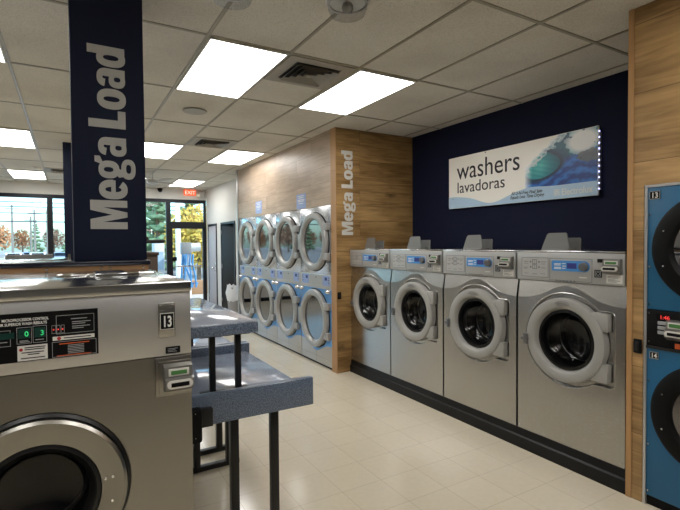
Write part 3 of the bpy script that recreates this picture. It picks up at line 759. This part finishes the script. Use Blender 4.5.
lg.plate(ell(.524, z0 + .029, .020, .020, p=2), [ell(.524, z0 + .029, .010, .010, p=2)], -.0045, -.002)
lg.build('maker_emblem', 'white', t)
# the printed wave: coloured mesh
def wave_col(x, z):
    """print colours, x 0..1 across, z 0..1 up; returns rgb 0-255, coverage"""
    n1 = math.sin(x * 31 + z * 17) * .5 + math.sin(x * 67 - z * 41 + 2) * .3 + math.sin(x * 11 + z * 53) * .4
    teal, tlight, dark, blue, deep = (30, 138, 146), (86, 190, 184), (12, 48, 72), (38, 112, 196), (18, 60, 128)
    foam, rock = (228, 228, 224), (86, 90, 92)
    def mixc(p, q, k): k = max(0, min(1, k)); return tuple(p[i] + (q[i] - p[i]) * k for i in range(3))
    # sea in front: blue streaks running down to the left
    st = .5 + .5 * math.sin(30 * (z - .42 * x) + 3 * math.sin(x * 7) + 1.2 * n1)
    c = mixc(deep, blue, st)
    # back wall of the wave
    top = .42 + .30 * x
    c = mixc(c, mixc((16, 84, 112), (24, 120, 138), .5 + .5 * math.sin(26 * math.hypot(x - .2, z - .35) + n1)), (z - top + .12) / .10)
    # hollow of the curl, dark lip around it
    dx, dz = (x - .27) / .26, (z - .46) / .27
    r = math.hypot(dx, dz * (1 + .25 * dx))
    if r < 1.35:
        k = max(0, 1 - abs(r - 1.08) / .24); c = mixc(c, dark, k * 1.1)
        if r < 1.0: c = mixc(mixc(tlight, teal, r * .8 + .3 * math.sin(dz * 9 + dx * 4) ** 2), (10, 84, 104), max(0, dx) * .9 + max(0, dz) * .35)
    if r > 1.1 and x < .66 and z > .5: c = mixc(c, dark, .45)
    # spray along the crest
    crest = .42 + 1.10 * x ** .9 - z
    if x < .66 and crest < .16 + .07 * n1: c = mixc(c, (206, 214, 214), .95 - .5 * abs(n1))
    spray = ((x - .82) / .22) ** 2 + ((z - .80) / .25) ** 2
    if spray < 1 + .45 * n1: c = mixc(c, foam, 1.3 - spray * .7)
    rk = ((x - .95) / .19) ** 2 + ((z - .50) / .12) ** 2
    if rk < 1 + .4 * n1: c = mixc(c, rock, .9)
    return c, n1
bmw = bmesh.new(); NX, NZ = 150, 72; cl = bmw.loops.layers.float_color.new('print')
x0, x1, z0, z1 = .15, SW - .003, .125, SH - .004
grid = [[bmw.verts.new((x0 + (x1 - x0) * i / NX, -.0012, z0 + (z1 - z0) * j / NZ)) for j in range(NZ + 1)] for i in range(NX + 1)]
def cover(x, z):
    # ragged left edge of the wave, top left left white
    e = .02 + .16 * max(0, z - .25) + .55 * max(0, z - .62) ** 1.0 * (1 - min(1, x / .75))
    if z > .40 + 1.12 * x ** .9 + .02 * math.sin(x * 50): return False
    return x > .02 + .012 * math.sin(z * 40)
for i in range(NX):
    for j in range(NZ):
        u, v = (i + .5) / NX, (j + .5) / NZ
        if not cover(u, v): continue
        f = bmw.faces.new((grid[i][j], grid[i + 1][j], grid[i + 1][j + 1], grid[i][j + 1]))
        for lp in f.loops:
            uu = (lp.vert.co.x - x0) / (x1 - x0); vv = (lp.vert.co.z - z0) / (z1 - z0)
            c, _ = wave_col(uu, vv)
            edge = min(1, max(0, (uu - .02) / .12)) * min(1, max(.15, (.42 + 1.12 * uu ** .9 - vv) / .10)); c = tuple(248 + (q - 248) * edge for q in c)
            lp[cl] = (lin(c[0]), lin(c[1]), lin(c[2]), 1)
loose = [v for v in bmw.verts if not v.link_faces]
bmesh.ops.delete(bmw, geom=loose, context='VERTS')
me = bpy.data.meshes.new('wave_picture'); bmw.to_mesh(me); bmw.free()
mw, nt, bs = newmat('printed_wave'); at = nt.nodes.new('ShaderNodeAttribute'); at.attribute_name = 'print'
nt.links.new(at.outputs['Color'], bs.inputs['Base Color']); bs.inputs['Roughness'].default_value = .35
me.materials.append(mw); o = bpy.data.objects.new('wave_picture', me); C.objects.link(o); o.parent = t
l = MB(); s4 = MB()
for k in range(11): l.box(SW + .001, SW + .008, .006, .014, .05 + k * .05, .062 + k * .05)
l.build('led_strip', 'led_strip', t)
s4.box(SW - .02, SW + .001, .02, .05, .05, .55).build('standoff', 'alu', t); MB().box(-SW + .05, -SW + .08, .02, .05, .05, .55).build('standoff', 'alu', t)
screws(MB(), [(-.85, .115), (.76, .15), (.76, .35), (-.35, .59)], 0, .007).build('screw', 'ink', t)

# ------------------------------------------------------------------ MEGA LOAD lettering
lt, wtot = heavy_letters('Mega Load', .178, .035, .22)
o = lt.build('wall_lettering', 'letter'); tag(o, 'silver vertical lettering on the near navy column', 'lettering')
# text x -> world +z, text up -> world -x, face -> world -y
ZL0, ZL1 = 1.705, 2.68
o.matrix_world = Matrix(((0, 0, -1, .278), (0, 1, 0, 2.772), (1, 0, 0, ZL0), (0, 0, 0, 1))) @ Matrix.Diagonal(((ZL1 - ZL0) / wtot, 1, 1, 1))
lt, wtot = heavy_letters('Mega Load', .162, .035, .22)
o = lt.build('wall_lettering', 'letter_w'); tag(o, 'pale vertical lettering on the oak return wall', 'lettering')
o.matrix_world = Matrix(((0, 0, -1, 3.09), (0, 1, 0, 4.967), (1, 0, 0, 1.72), (0, 0, 0, 1))) @ Matrix.Diagonal((1.055 / wtot, 1, 1, 1))

# ------------------------------------------------------------------ machine 13
t = thing('large_washer', 'large stainless washer numbered 13 in the left foreground', 'washing machine', (-.095, 1.7, 0))
W = .465
MB().box(-W, W, .47, .99, 0.0, 1.232).box(-W, -W + .01, .012, .47, 0, 1.232).box(W - .01, W, .012, .47, 0, 1.232).build('body', 'steel_low', t)
dh = [(.262 * math.cos(2 * PI * i / 60), .838 + .262 * math.sin(2 * PI * i / 60)) for i in range(60)]
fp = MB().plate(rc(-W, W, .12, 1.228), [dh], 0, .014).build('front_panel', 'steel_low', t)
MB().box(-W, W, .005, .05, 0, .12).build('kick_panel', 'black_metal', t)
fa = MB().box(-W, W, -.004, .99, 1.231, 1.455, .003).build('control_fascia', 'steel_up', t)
tp = MB().box(-W - .004, W + .002, -.012, 1.0, 1.453, 1.489, .004).build('top_lid', 'steel_top', t)
sp = MB().box(.185, .30, .37, .62, 1.489, 1.506, .003).build('soap_hatch', 'steel_top', tp)
MB().tube([(.05, .55, 1.492), (.10, .52, 1.497), (.16, .54, 1.493), (.185, .50, 1.496)], .006).tube([(.30, .5, 1.496), (.36, .54, 1.494), (.42, .52, 1.494)], .006).build('hatch_hinge', 'chrome', sp)
# door
cz = .838
MB().lathe([(.26, -.01), (.26, .004), (.25, .010), (.246, -.01)], (0, 0, cz), n=80).build('door_gap_ring', 'gasket', t)
d = MB().lathe([(.247, -.01), (.247, .028), (.238, .036), (.20, .033), (.172, .028), (.168, -.01)], (0, 0, cz), n=96).build('door', 'steel_low', t)
MB().lathe([(.169, .0), (.169, .024), (.158, .028), (.138, .006), (.134, -.02)], (0, 0, cz), n=72).build('gasket', 'gasket', d)
MB().lathe([(.14, .0), (.12, -.03), (.06, -.05), (0, -.055)], (0, 0, cz), n=48, closed=False).build('glass', 'dark_glass', d)
screws(MB(), [(.182, cz + .026), (.203, cz + .028), (.20, cz - .05)], -.034, .006).build('screw', 'chrome', d)
dr = MB().lathe([(.258, -.005), (.258, -.42), (0, -.43)], (0, 0, cz), closed=False, n=48).build('drum', 'drum_dark', t)
MB().lathe([(.13, -.1), (.14, -.1), (.14, -.115), (.13, -.115)], (0, 0, cz)).build('drum_lip', 'drum', dr)
# control plate
cp = MB().box(-.33, .171, -.007, -.003, 1.267, 1.415).build('control_plate', 'black', t)
y = -.0075
text('print_line', 'MICROPROCESSOR CONTROL', .0125, (-.083, y, 1.3915), 'white', cp, bold=.0002, fitw=.118, fith=.0082)
text('print_line', 'FOR SUPERIOR WASH RESULTS', .0125, (-.096, y, 1.379), 'white', cp, bold=.0002, fitw=.126, fith=.0082)
def outline(mb, x0, x1, z0, z1, w_=.0012): mb.plate(rc(x0, x1, z0, z1), [rc(x0 + w_, x1 - w_, z0 + w_, z1 - w_)], y - .0006, y + .001)
q = MB(); outline(q, -.047, -.009, 1.322, 1.372); outline(q, -.006, .030, 1.322, 1.374); outline(q, .055, .160, 1.342, 1.400); outline(q, .043, .165, 1.258 + .012, 1.318); outline(q, -.1, -.062, 1.318, 1.366)
for i, (a, b) in enumerate(((.043, .054), (.056, .066), (.068, .077))): outline(q, a, b, 1.345, 1.370, .0008)
q.build('outline_print', 'grey_print', cp)
for x0, x1, z0, z1, ch in ((-.043, -.013, 1.338, 1.366, '0'), (-.002, .026, 1.338, 1.368, '3')):
    k = MB().box(x0, x1, y - .0006, y + .001, z0, z1).build('digit_window', 'dkgreen', cp)
    text('digit', ch, .022, ((x0 + x1) / 2 + .006, y - .001, z0 + .006), 'led_green', k, align='CENTER')
MB().box(-.098, -.053, y - .0008, y + .001, 1.340, 1.358).build('green_strip', 'dkgreen', cp)
for x in (.048, .060, .072): MB().lathe([(0, .002), (.0022, .002), (.0022, 0)], (x, y, 1.357), n=10, closed=False).build('red_light', 'led_red', cp)
q = MB()
for x0, x1, z in ((.095, .14, 1.386), (.098, .15, 1.376), (.098, .135, 1.370), (.098, .148, 1.362), (.098, .13, 1.356), (-.04, -.018, 1.330), (-.04, -.014, 1.326), (.0, .022, 1.330), (-.088, -.07, 1.330)):
    q.box(x0, x1, y - .0006, y + .001, z, z + .0022)
for k in range(6): q.box(.085, .13, y - .0006, y + .001, 1.278 + k * .005, 1.280 + k * .005)
q.build('small_print', 'grey_print', cp)
q = MB(); q.box(.062, .145, y - .0006, y + .001, 1.309, 1.3115); q.box(.055, .15, y - .0006, y + .001, 1.2725, 1.2745); q.build('orange_print_line', 'orange_print', cp)
lb = MB().box(-.046, .031, y - .001, y + .001, 1.270, 1.316).build('sticker', 'label_white', cp)
wb = MB().box(.045, .160, y - .001, y + .001, 1.3225, 1.3345).build('sticker_strip', 'label_white', cp)
for par, (cx, zz), r_ in ((lb, (-.037, 1.304), .005), (wb, (.062, 1.3285), .0055)):
    MB().lathe([(0, .0006), (r_, .0006), (r_, 0)], (cx, y - .001, zz), n=16, closed=False).build('red_dot', 'red', par)
q = MB()
for x0, x1, z in ((-.028, .026, 1.308), (-.028, .024, 1.302), (-.036, .022, 1.293), (-.02, .01, 1.287), (-.038, .024, 1.276)): q.box(x0, x1, y - .0018, y - .0005, z, z + .003)
q.build('sticker_print', 'ink', lb)
MB().box(.075, .15, y - .0018, y - .0005, 1.327, 1.330).build('sticker_print', 'ink', wb)
# number plate, serial plate, reader
npz = MB().box(.355, .411, -.010, -.003, 1.297, 1.417, .003).build('number_holder', 'steel', t)
MB().box(.361, .406, -.0112, -.009, 1.3255, 1.382).build('number_plate_border', 'white', npz)
nb = MB().box(.3625, .4045, -.012, -.009, 1.327, 1.380).build('number_plate', 'black', npz)
text('number', '13', .052, (.3835, -.0126, 1.335), 'white', npz, align='CENTER', sx=.62, bold=.0012)
screws(MB(), [(.363, 1.408), (.403, 1.408)], -.010, .003).build('screw', 'chrome', npz)
sp = MB().box(.378, .427, -.0055, -.003, 1.238, 1.262, .002).build('serial_plate', 'black', t)
q = MB()
for x1, z in ((.418, 1.254), (.41, 1.249), (.415, 1.244)): q.box(.385, x1, -.006, -.005, z, z + .0018)
q.build('plate_print', 'grey_print', sp)
rp = MB().box(.342, .464, -.012, .005, 1.093, 1.228, .004).box(.352, .460, -.018, -.01, 1.103, 1.214, .003).build('reader_plate', 'steel_low', t)
card_reader(rp, .366, .458, 1.114, 1.206, -.018)

# ------------------------------------------------------------------ bulkhead behind machine 13
t = thing('machine_bulkhead', 'low maple bulkhead with navy cap behind the numbered washer', 'bulkhead', (-.6, 2.72, 0))
MB().box(-1.4, .975, .015, .2, 0, 1.511).build('wood_face', 'bulk_wood', t)
MB().box(-1.42, .985, .0, .24, 1.511, 1.535, .004).build('navy_cap', 'navy_cap', t)
for bx in (.50, .745, .785, .95): screws(MB(), [(bx, 1.498)], .015, .008).build('bolt', 'chrome', t)
t = thing('rear_washer', 'steel-topped washer behind the bulkhead, back to back with the numbered washer', 'washing machine', (-.30, 2.965, 0))
MB().box(-.65, .30, 0, .86, 0, 1.515).build('body', 'steel_low', t)
MB().box(-.655, .305, 0, .87, 1.515, 1.536, .003).build('top_panel', 'steel_top', t)
MB().box(-.654, -.06, .001, .86, 1.5362, 1.537).build('top_seam', 'steel_top', t)
MB().box(-.06, .20, .72, .80, 1.537, 1.56, .003).build('soap_lid', 'lid_grey', t)
t = thing('island_cabinet', 'dark wooden end cabinet right of the near column, beyond the bulkhead', 'cabinet', (.55, 4.64, 0))
MB().box(-.15, .17, 0, .6, 0, 1.52, .004).build('body', 'dark_wood', t)
MB().box(-.16, .18, -.01, .62, 1.52, 1.548, .003).build('top', 'dark_wood', t)
t = thing('tray_stand', 'dark flat tray on a post over the end cabinet, with a rounded lump on it', 'stand', (.50, 4.85, 1.548))
MB().box(-.02, .02, -.02, .02, 0, .09).build('post', 'black_metal', t)
MB().box(-.05, .30, -.12, .12, .085, .118, .004).build('tray', 'black_metal', t)
MB().ball((.12, 0, .118), .055, 2, (1, 1, .85)).build('rounded_top', 'black', t)

# ------------------------------------------------------------------ folding tables
def make_table(y0, y1, lbl):
    t = thing('folding_table', lbl, 'table', (.81, (y0 + y1) / 2, 0)); h = (y1 - y0) / 2
    MB().box(-.37, .345, -h + .03, h - .03, .76, .80, .004).build('tabletop', 'laminate_sheen', t)
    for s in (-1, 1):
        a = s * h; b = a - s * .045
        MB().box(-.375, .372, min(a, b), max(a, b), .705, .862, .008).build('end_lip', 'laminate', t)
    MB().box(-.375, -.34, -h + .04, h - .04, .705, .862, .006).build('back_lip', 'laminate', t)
    for s in (-1, 1):
        yy = s * (h - .12)
        MB().box(-.2, .25, yy - .022, yy + .022, .0, .035, .003).build('foot_bar', 'black_metal', t)
        MB().box(-.2, .2, yy - .02, yy + .02, .725, .76).build('top_bar', 'black_metal', t)
        for x in (-.056, .176): MB().box(x - .022, x + .022, yy - .022, yy + .022, .03, .74, .003).build('leg', 'black_metal', t)
    MB().box(-.3, .3, -.02, .02, .73, .76).build('stretcher', 'black_metal', t)
    return t
make_table(2.335, 3.46, 'blue speckled folding table with raised ends in the aisle foreground')
make_table(3.475, 4.60, 'second blue speckled folding table, beyond the foreground one')
t = thing('raised_shelf', 'blue speckled upper shelf standing on black posts over the folding tables', 'shelf', (.70, 3.13, .80))
MB().box(-.20, .203, -.66, .67, .328, .39, .006).build('shelf_top', 'laminate_sheen', t)
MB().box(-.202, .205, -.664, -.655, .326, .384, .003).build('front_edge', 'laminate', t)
for s in (-1, 1):
    yy = s * .58 if s < 0 else .60
    for x in (-.033, .112): MB().box(x - .0155, x + .0155, yy - .0155, yy + .0155, .005, .33, .002).build('post', 'black_metal', t)
    MB().box(-.10, .165, yy - .022, yy + .022, .0, .012, .002).build('foot_plate', 'black_metal', t)
    MB().box(-.1, .18, yy - .018, yy + .018, .31, .33).build('bracket', 'black_metal', t)
t = thing('outlet_box', 'black electrical box hung on the near end of the foreground table', 'outlet', (.55, 2.335, .66))
MB().box(-.075, -.005, -.06, -.001, -.01, .155, .012).build('housing', 'black', t)
MB().box(-.01, .052, -.04, -.001, .055, .145, .004).build('side_box', 'black_metal', t)
screws(MB(), [(-.04, .14), (-.04, .02)], -.06, .003).build('screw', 'chrome', t)

# ------------------------------------------------------------------ bin, switches by the doors
t = thing('waste_bin', 'grey bin with a white liner by the farthest dryer', 'bin', (2.98, 9.5, 0))
MB().lathe([(0, 0), (.13, 0), (.16, .72), (.15, .72), (.13, .02)], (0, 0, 0), n=24, axis='z', closed=False).build('body', 'bin', t)
b = MB(); pr = [(.135, .70), (.155, .76), (.165, .72), (.175, .58), (.172, .48), (.15, .44)]
b.lathe(pr, (0, 0, 0), n=26, axis='z', closed=False)
for v in b.bm.verts:
    k = 1 + .06 * math.sin(v.co.z * 31 + math.atan2(v.co.y, v.co.x) * 5) + random.uniform(-.03, .03); v.co.x *= k; v.co.y *= k; v.co.z += random.uniform(-.03, .03)
b.build('liner', 'bag', t)
t = thing('wall_phone', 'small black keypad on the pale wall beside the ajar door', 'keypad', (3.148, 9.62, 1.42), R90)
MB().box(-.05, .05, -.04, 0, .02, .20, .01).build('body', 'black', t); MB().box(-.03, .03, -.044, -.038, .12, .18).build('screen', 'reader_grey', t)
t = thing('blue_notice', 'small blue sign on the pale wall under the keypad', 'notice', (3.148, 9.60, 1.22), R90)
MB().box(-.06, .06, -.004, 0, 0, .15).build('card', 'blue_lab', t)

# ------------------------------------------------------------------ outdoors
M['asphalt'] = plain('asphalt', rgb(150, 148, 146), .9, bump=.3, scale=20, var=.1)
M['pave'] = plain('concrete_walk', rgb(196, 190, 180), .85, bump=.2, scale=30, var=.06)
M['bark'] = plain('bark', rgb(96, 80, 66), .9, bump=.5, scale=8, var=.2)
M['leaf_y'] = plain('yellow_leaves', rgb(190, 160, 70), .7, scale=2.0, var=.3)
M['leaf_g'] = plain('green_needles', rgb(98, 122, 92), .8, scale=1.5, var=.35)
M['leaf_br'] = plain('bare_brown_twigs', rgb(150, 120, 100), .9, scale=.6, var=.3)
M['leaf_or'] = plain('orange_leaves', rgb(176, 128, 92), .8, scale=.8, var=.3)
M['pole'] = plain('weathered_pole', rgb(128, 122, 116), .8, scale=6, var=.15)
M['wire'] = plain('black_wire', rgb(46, 52, 64), .6)
M['car_w'] = plain('white_car_paint', rgb(232, 232, 232), .25)
M['car_s'] = plain('silver_car_paint', rgb(150, 156, 166), .25, metal=.4)
M['car_r'] = plain('red_car_paint', rgb(168, 30, 30), .25)
M['tyre'] = plain('tyre_rubber', rgb(24, 24, 24), .8)
M['car_glass'] = plain('car_glass', rgb(20, 26, 32), .05)
M['vac_white'] = plain('white_enamel', rgb(224, 226, 226), .4)
M['hose_blue'] = plain('blue_hose', rgb(84, 150, 206), .5)
M['stone'] = plain('tan_stone', rgb(182, 140, 104), .9, bump=.5, scale=12, var=.2)
o = MB().box(-140, 140, 16.0, 260, -.9, -.7).build('parking_lot', 'asphalt'); tag(o, 'wide pale asphalt car park outside the shopfront', 'ground', kind='structure')
o = MB().box(-12, 30, 12.55, 16.2, -.9, -.04).build('sidewalk', 'pave'); tag(o, 'pale concrete walk outside the entrance', 'ground', kind='structure')
def crown_leaves(name, mat, parent, n, r, c, size, seed):
    rn = random.Random(seed); mb = MB()
    for _ in range(n):
        d = Vector((rn.gauss(0, 1), rn.gauss(0, 1), rn.gauss(0, 1))).normalized() * (rn.random() ** .45)
        p = Vector((c[0] + d.x * r[0], c[1] + d.y * r[1], c[2] + d.z * r[2])); a = Vector((rn.gauss(0, 1), rn.gauss(0, 1), rn.gauss(0, 1))).normalized(); b = a.orthogonal().normalized()
        s = size * rn.uniform(.6, 1.3); mb.quad(p - a * s - b * s * .6, p + a * s - b * s * .6, p + a * s + b * s * .6, p - a * s + b * s * .6)
    return mb.build(name, mat, parent, smooth=False)
def make_tree(kind, loc, h, lbl, grp=None, seed=1):
    t = thing({'y': 'yellow_tree', 'p': 'pine_tree', 'b': 'bare_tree', 'o': 'autumn_tree'}[kind], lbl, 'tree', loc, 0, grp)
    MB().cone((0, 0, 0), (0, 0, h * (.95 if kind == 'p' else .6)), h * .03, h * .01, 8).build('trunk', 'bark', t)
    if kind == 'p':
        mb = MB(); rn = random.Random(seed)
        for k in range(9):
            z = h * (.12 + .1 * k); r = h * .24 * (1 - k / 9.5)
            for j in range(10):
                a = rn.uniform(0, 2 * PI); q = r * rn.uniform(.3, 1); mb.ball((math.cos(a) * q, math.sin(a) * q, z + rn.uniform(-.03, .03) * h), h * .055 * (1.2 - k / 12), 1, (1.3, 1.3, .6), .25, rn)
        mb.build('foliage', 'leaf_g', t, smooth=False)
    elif kind == 'y': crown_leaves('foliage', 'leaf_y', t, 2600, (h * .42, h * .42, h * .40), (0, 0, h * .6), h * .022, seed)
    else:
        mb = MB(); rn = random.Random(seed)
        for _ in range(6):
            a = rn.uniform(0, 2 * PI); mb.cone((0, 0, h * .35), (math.cos(a) * h * .25, math.sin(a) * h * .25, h * rn.uniform(.6, .9)), h * .01, h * .004, 5)
        mb.build('branches', 'bark', t)
        crown_leaves('foliage', 'leaf_br' if kind == 'b' else 'leaf_or', t, 800, (h * .36, h * .36, h * .38), (0, 0, h * .58), h * .03, seed)
    return t
rn = random.Random(3)
protos = {}
kinds = ['b', 'p', 'b', 'o', 'b', 'p']
names = {'b': ('leafless brown tree in the line beyond the car park', 'bare trees beyond the car park'), 'p': ('dark green pine in the line beyond the car park', 'pines beyond the car park'), 'o': ('orange autumn tree in the line beyond the car park', 'autumn trees beyond the car park')}
n = 0
for i in range(42):
    k = kinds[rn.randrange(6)]; y = 118 + (i % 2) * 16 + rn.uniform(-2, 2); x = -92 + (i // 2) * 6.6 + (i % 2) * 3.3 + rn.uniform(-.6, .6); h = rn.uniform(5.5, 8.5)
    if k not in protos:
        protos[k] = make_tree(k, (x, y, -.7), 7.0, names[k][0], names[k][1], 5); c = protos[k]
    else: c = copy_tree(protos[k]); c.location = (x, y, -.7)
    c.scale = (h / 7,) * 3; c.rotation_euler = (0, 0, rn.uniform(0, 6))
    if k == 'p': c.scale = (h / 8, h / 8, h / 6)
yt = make_tree('y', (6.4, 27, -.7), 4.6, 'yellow autumn tree straight beyond the glass entrance', None, 11)
c = copy_tree(yt); c.location = (7.7, 38, -.7); c.scale = (1.1, 1.1, .95); c['label'] = 'yellow autumn tree behind the nearer yellow tree, beyond the glass entrance'
c = copy_tree(yt); c.location = (10.2, 33, -.7); c.scale = (1.2, 1.2, 1.15); c['label'] = 'yellow autumn tree at the right edge of the entrance glass'
c = copy_tree(yt); c.location = (-19, 36, -.7); c.scale = (1.2, 1.2, 1.0); c['label'] = 'yellow autumn tree far left outside, seen only in the dryer doors'
pt = make_tree('p', (5.3, 34, -.7), 6.6, 'green pine just left of the entrance frame', None, 21)
for (x, y, s, l) in ((4.6, 42, 1.25, 'tall pine behind, seen through the tall window by the entrance'), (9.4, 44, 1.3, 'tall pine rising over the yellow trees'), (7.2, 48, 1.5, 'farthest tall pine behind the yellow trees')):
    c = copy_tree(pt); c.location = (x, y, -.7); c.scale = (s,) * 3; c['label'] = l
def make_car(mat, loc, rz, lbl, grp=None):
    t = thing('parked_car', lbl, 'car', loc, rz, grp)
    b = MB(); b.plate([(-2.2, .3), (-2.2, .75), (-1.2, .95), (-.6, 1.42), (.9, 1.45), (1.8, 1.0), (2.2, .9), (2.2, .3)], [], -.85, .85); b.build('body', mat, t)
    g = MB(); g.plate([(-1.1, .96), (-.58, 1.37), (.85, 1.39), (1.6, 1.0)], [], -.86, .86); g.build('windows', 'car_glass', t)
    gw = MB(); gw.quad((-1.15, -.7, .99), (-.64, -.62, 1.40), (-.64, .62, 1.40), (-1.15, .7, .99)); gw.build('windscreen', 'car_glass', t)
    for x in (-1.35, 1.35):
        for y in (-.86, .66): MB().cone((x, y, .32), (x, y + .2, .32), .32, .32, 16).build('wheel', 'tyre', t)
    return t
cw = make_car('car_w', (-5.9, 70, -.7), PI / 2, 'white car parked far out, leftmost of the row in the window')
cs = make_car('car_s', (-8.5, 70, -.7), PI / 2, 'silver car parked at the left end of the car park row')
cr = make_car('car_r', (-28, 58, -.7), PI / 2 + .2, 'red car out on the left, mirrored in the dryer doors')
for (x, src, l) in ((-3.4, cw, 'white car parked far out, third from the left in the window'), (-1.0, cs, 'silver car parked far out, nearest the navy column'), (-4.6, cs, 'silver car parked far out between two white cars'), (10.2, cw, 'white car parked outside seen left of the entrance')):
    c = copy_tree(src); c.location = (x, 70 + (3 if x > 5 else 0) + (6 if x == -4.6 else 0), -.7); c['label'] = l
c = copy_tree(cr); c.location = (-34, 62, -.7); c['label'] = 'second red car out on the left, mirrored in the dryer doors'
poles = [(-8.6, 9.6, 'utility pole leftmost in the window'), (-6.1, 7.8, 'short utility pole second from the left'), (-5.3, 8.8, 'utility pole just right of the short one'), (-3.5, 9.4, 'tall utility pole nearest the window mullion')]
for k, (x, h, l) in enumerate(poles):
    t = thing('utility_pole', l, 'pole', (x, 100 + (k % 2) * 4, -.7)); MB().cone((0, 0, 0), (0, 0, h), .2, .14, 10).build('mast', 'pole', t)
    MB().box(-1.0, 1.0, -.06, .06, h - .8, h - .65).build('crossarm', 'pole', t)
t = thing('flag_pole', 'slim pale lamp post seen through the glass over the entrance door', 'pole', (4.3, 22, -.7)); MB().cone((0, 0, 0), (0, 0, 7.5), .13, .09, 10).build('mast', 'vac_white', t); MB().box(-.5, .5, -.1, .1, 7.45, 7.6).build('lamp_arm', 'vac_white', t)
for k, (z, l) in enumerate(((7.4, 'topmost overhead wire across the window'), (6.35, 'second overhead wire from the top'), (5.85, 'third overhead wire from the top'), (5.15, 'second lowest overhead wire'), (4.25, 'lowest overhead wire across the window'))):
    pts = [(-70 + 9 * i, 60 + .1 * i, z + .0008 * (i * 9 - 68) ** 2 * .3) for i in range(13)]
    o = MB().tube(pts, .045 if k != 4 else .06, 6).build('overhead_wire', 'wire'); tag(o, l, 'wire')
t = thing('vehicle_air_machine', 'white air machine with blue hoses outside the glass entrance', 'air machine', (3.15, 14.6, -.04))
MB().cone((0, 0, 0), (0, 0, 1.5), .07, .07, 14).build('post', 'vac_white', t)
MB().box(-.22, .06, -.16, .12, 1.36, 1.72, .01).build('cabinet', 'bin', t)
MB().cone((.05, -.02, 1.56), (.34, -.02, 1.58), .13, .13, 20).build('tank', 'vac_white', t)
for k, (dx, e) in enumerate(((-.20, -.32), (-.10, -.22), (.02, .0), (.10, .16), (-.15, .05))):
    pts = [(dx, -.18, 1.36), (dx - .04, -.24, 1.1), (dx + (e - dx) * .6, -.26, .7), (e, -.24, .36), (e + .05, -.2, .5)]
    MB().tube(pts, .028, 8).build('hose', 'hose_blue', t)
t = thing('vending_cabinet', 'white upright vending box outside, left of the glass entrance', 'cabinet', (2.36, 15.0, -.04))
MB().box(-.17, .13, -.2, .2, 0, 1.75, .015).build('body', 'vac_white', t); MB().box(-.13, .10, -.21, -.19, .9, 1.45).build('panel', 'sign_blue', t)
o = MB().box(2.2, 9, 15.7, 16.0, -.04, .42, .02).build('stone_wall', 'stone'); tag(o, 'low tan stone wall outside the entrance', 'wall')

# ------------------------------------------------------------------ light, sky, camera
sun = bpy.data.lights.new('sun', 'SUN'); sun.energy = 2.6; sun.angle = .01; sun.color = (1, .95, .86)
so = bpy.data.objects.new('sun', sun); C.objects.link(so)
so.rotation_euler = Vector((-.62, .30, -.60)).to_track_quat('-Z', 'Y').to_euler()
wd = bpy.data.worlds.new('sky'); bpy.context.scene.world = wd; wd.use_nodes = True; nt = wd.node_tree
bg = nt.nodes['Background']; sk = nt.nodes.new('ShaderNodeTexSky'); sk.sky_type = 'NISHITA'; sk.sun_disc = False
sk.sun_elevation = math.radians(34); sk.sun_rotation = math.radians(215); sk.air_density = 1.0; sk.dust_density = 1.5
tn = nt.nodes.new('ShaderNodeMix'); tn.data_type = 'RGBA'; tn.blend_type = 'MULTIPLY'; tn.inputs[0].default_value = 1; tn.inputs[7].default_value = (.62, .93, 1.05, 1)
nt.links.new(sk.outputs[0], tn.inputs[6]); nt.links.new(tn.outputs[2], bg.inputs[0]); bg.inputs[1].default_value = .23

cam = bpy.data.cameras.new('camera'); co = bpy.data.objects.new('camera', cam); C.objects.link(co)
f, yaw, pitch, roll = 463.99, .52817, -.025493, -.0085347
cy, sy, cp_, sp_ = math.cos(yaw), math.sin(yaw), math.cos(pitch), math.sin(pitch)
fwd = Vector((sy * cp_, cy * cp_, sp_)); right = Vector((cy, -sy, 0)); up = right.cross(fwd)
r2 = right * math.cos(roll) + up * math.sin(roll); u2 = -right * math.sin(roll) + up * math.cos(roll)
co.matrix_world = Matrix(((r2.x, u2.x, -fwd.x, 0), (r2.y, u2.y, -fwd.y, 0), (r2.z, u2.z, -fwd.z, 1.61886), (0, 0, 0, 1)))
cam.sensor_fit = 'HORIZONTAL'; cam.sensor_width = 36; cam.lens = f / 680 * 36; cam.clip_start = .05; cam.clip_end = 600
sc = bpy.context.scene; sc.camera = co
sc.view_settings.view_transform = 'Standard'; sc.view_settings.look = 'None'; sc.view_settings.gamma = 1; sc.view_settings.use_curve_mapping = False
sc.view_settings.exposure = 1.3
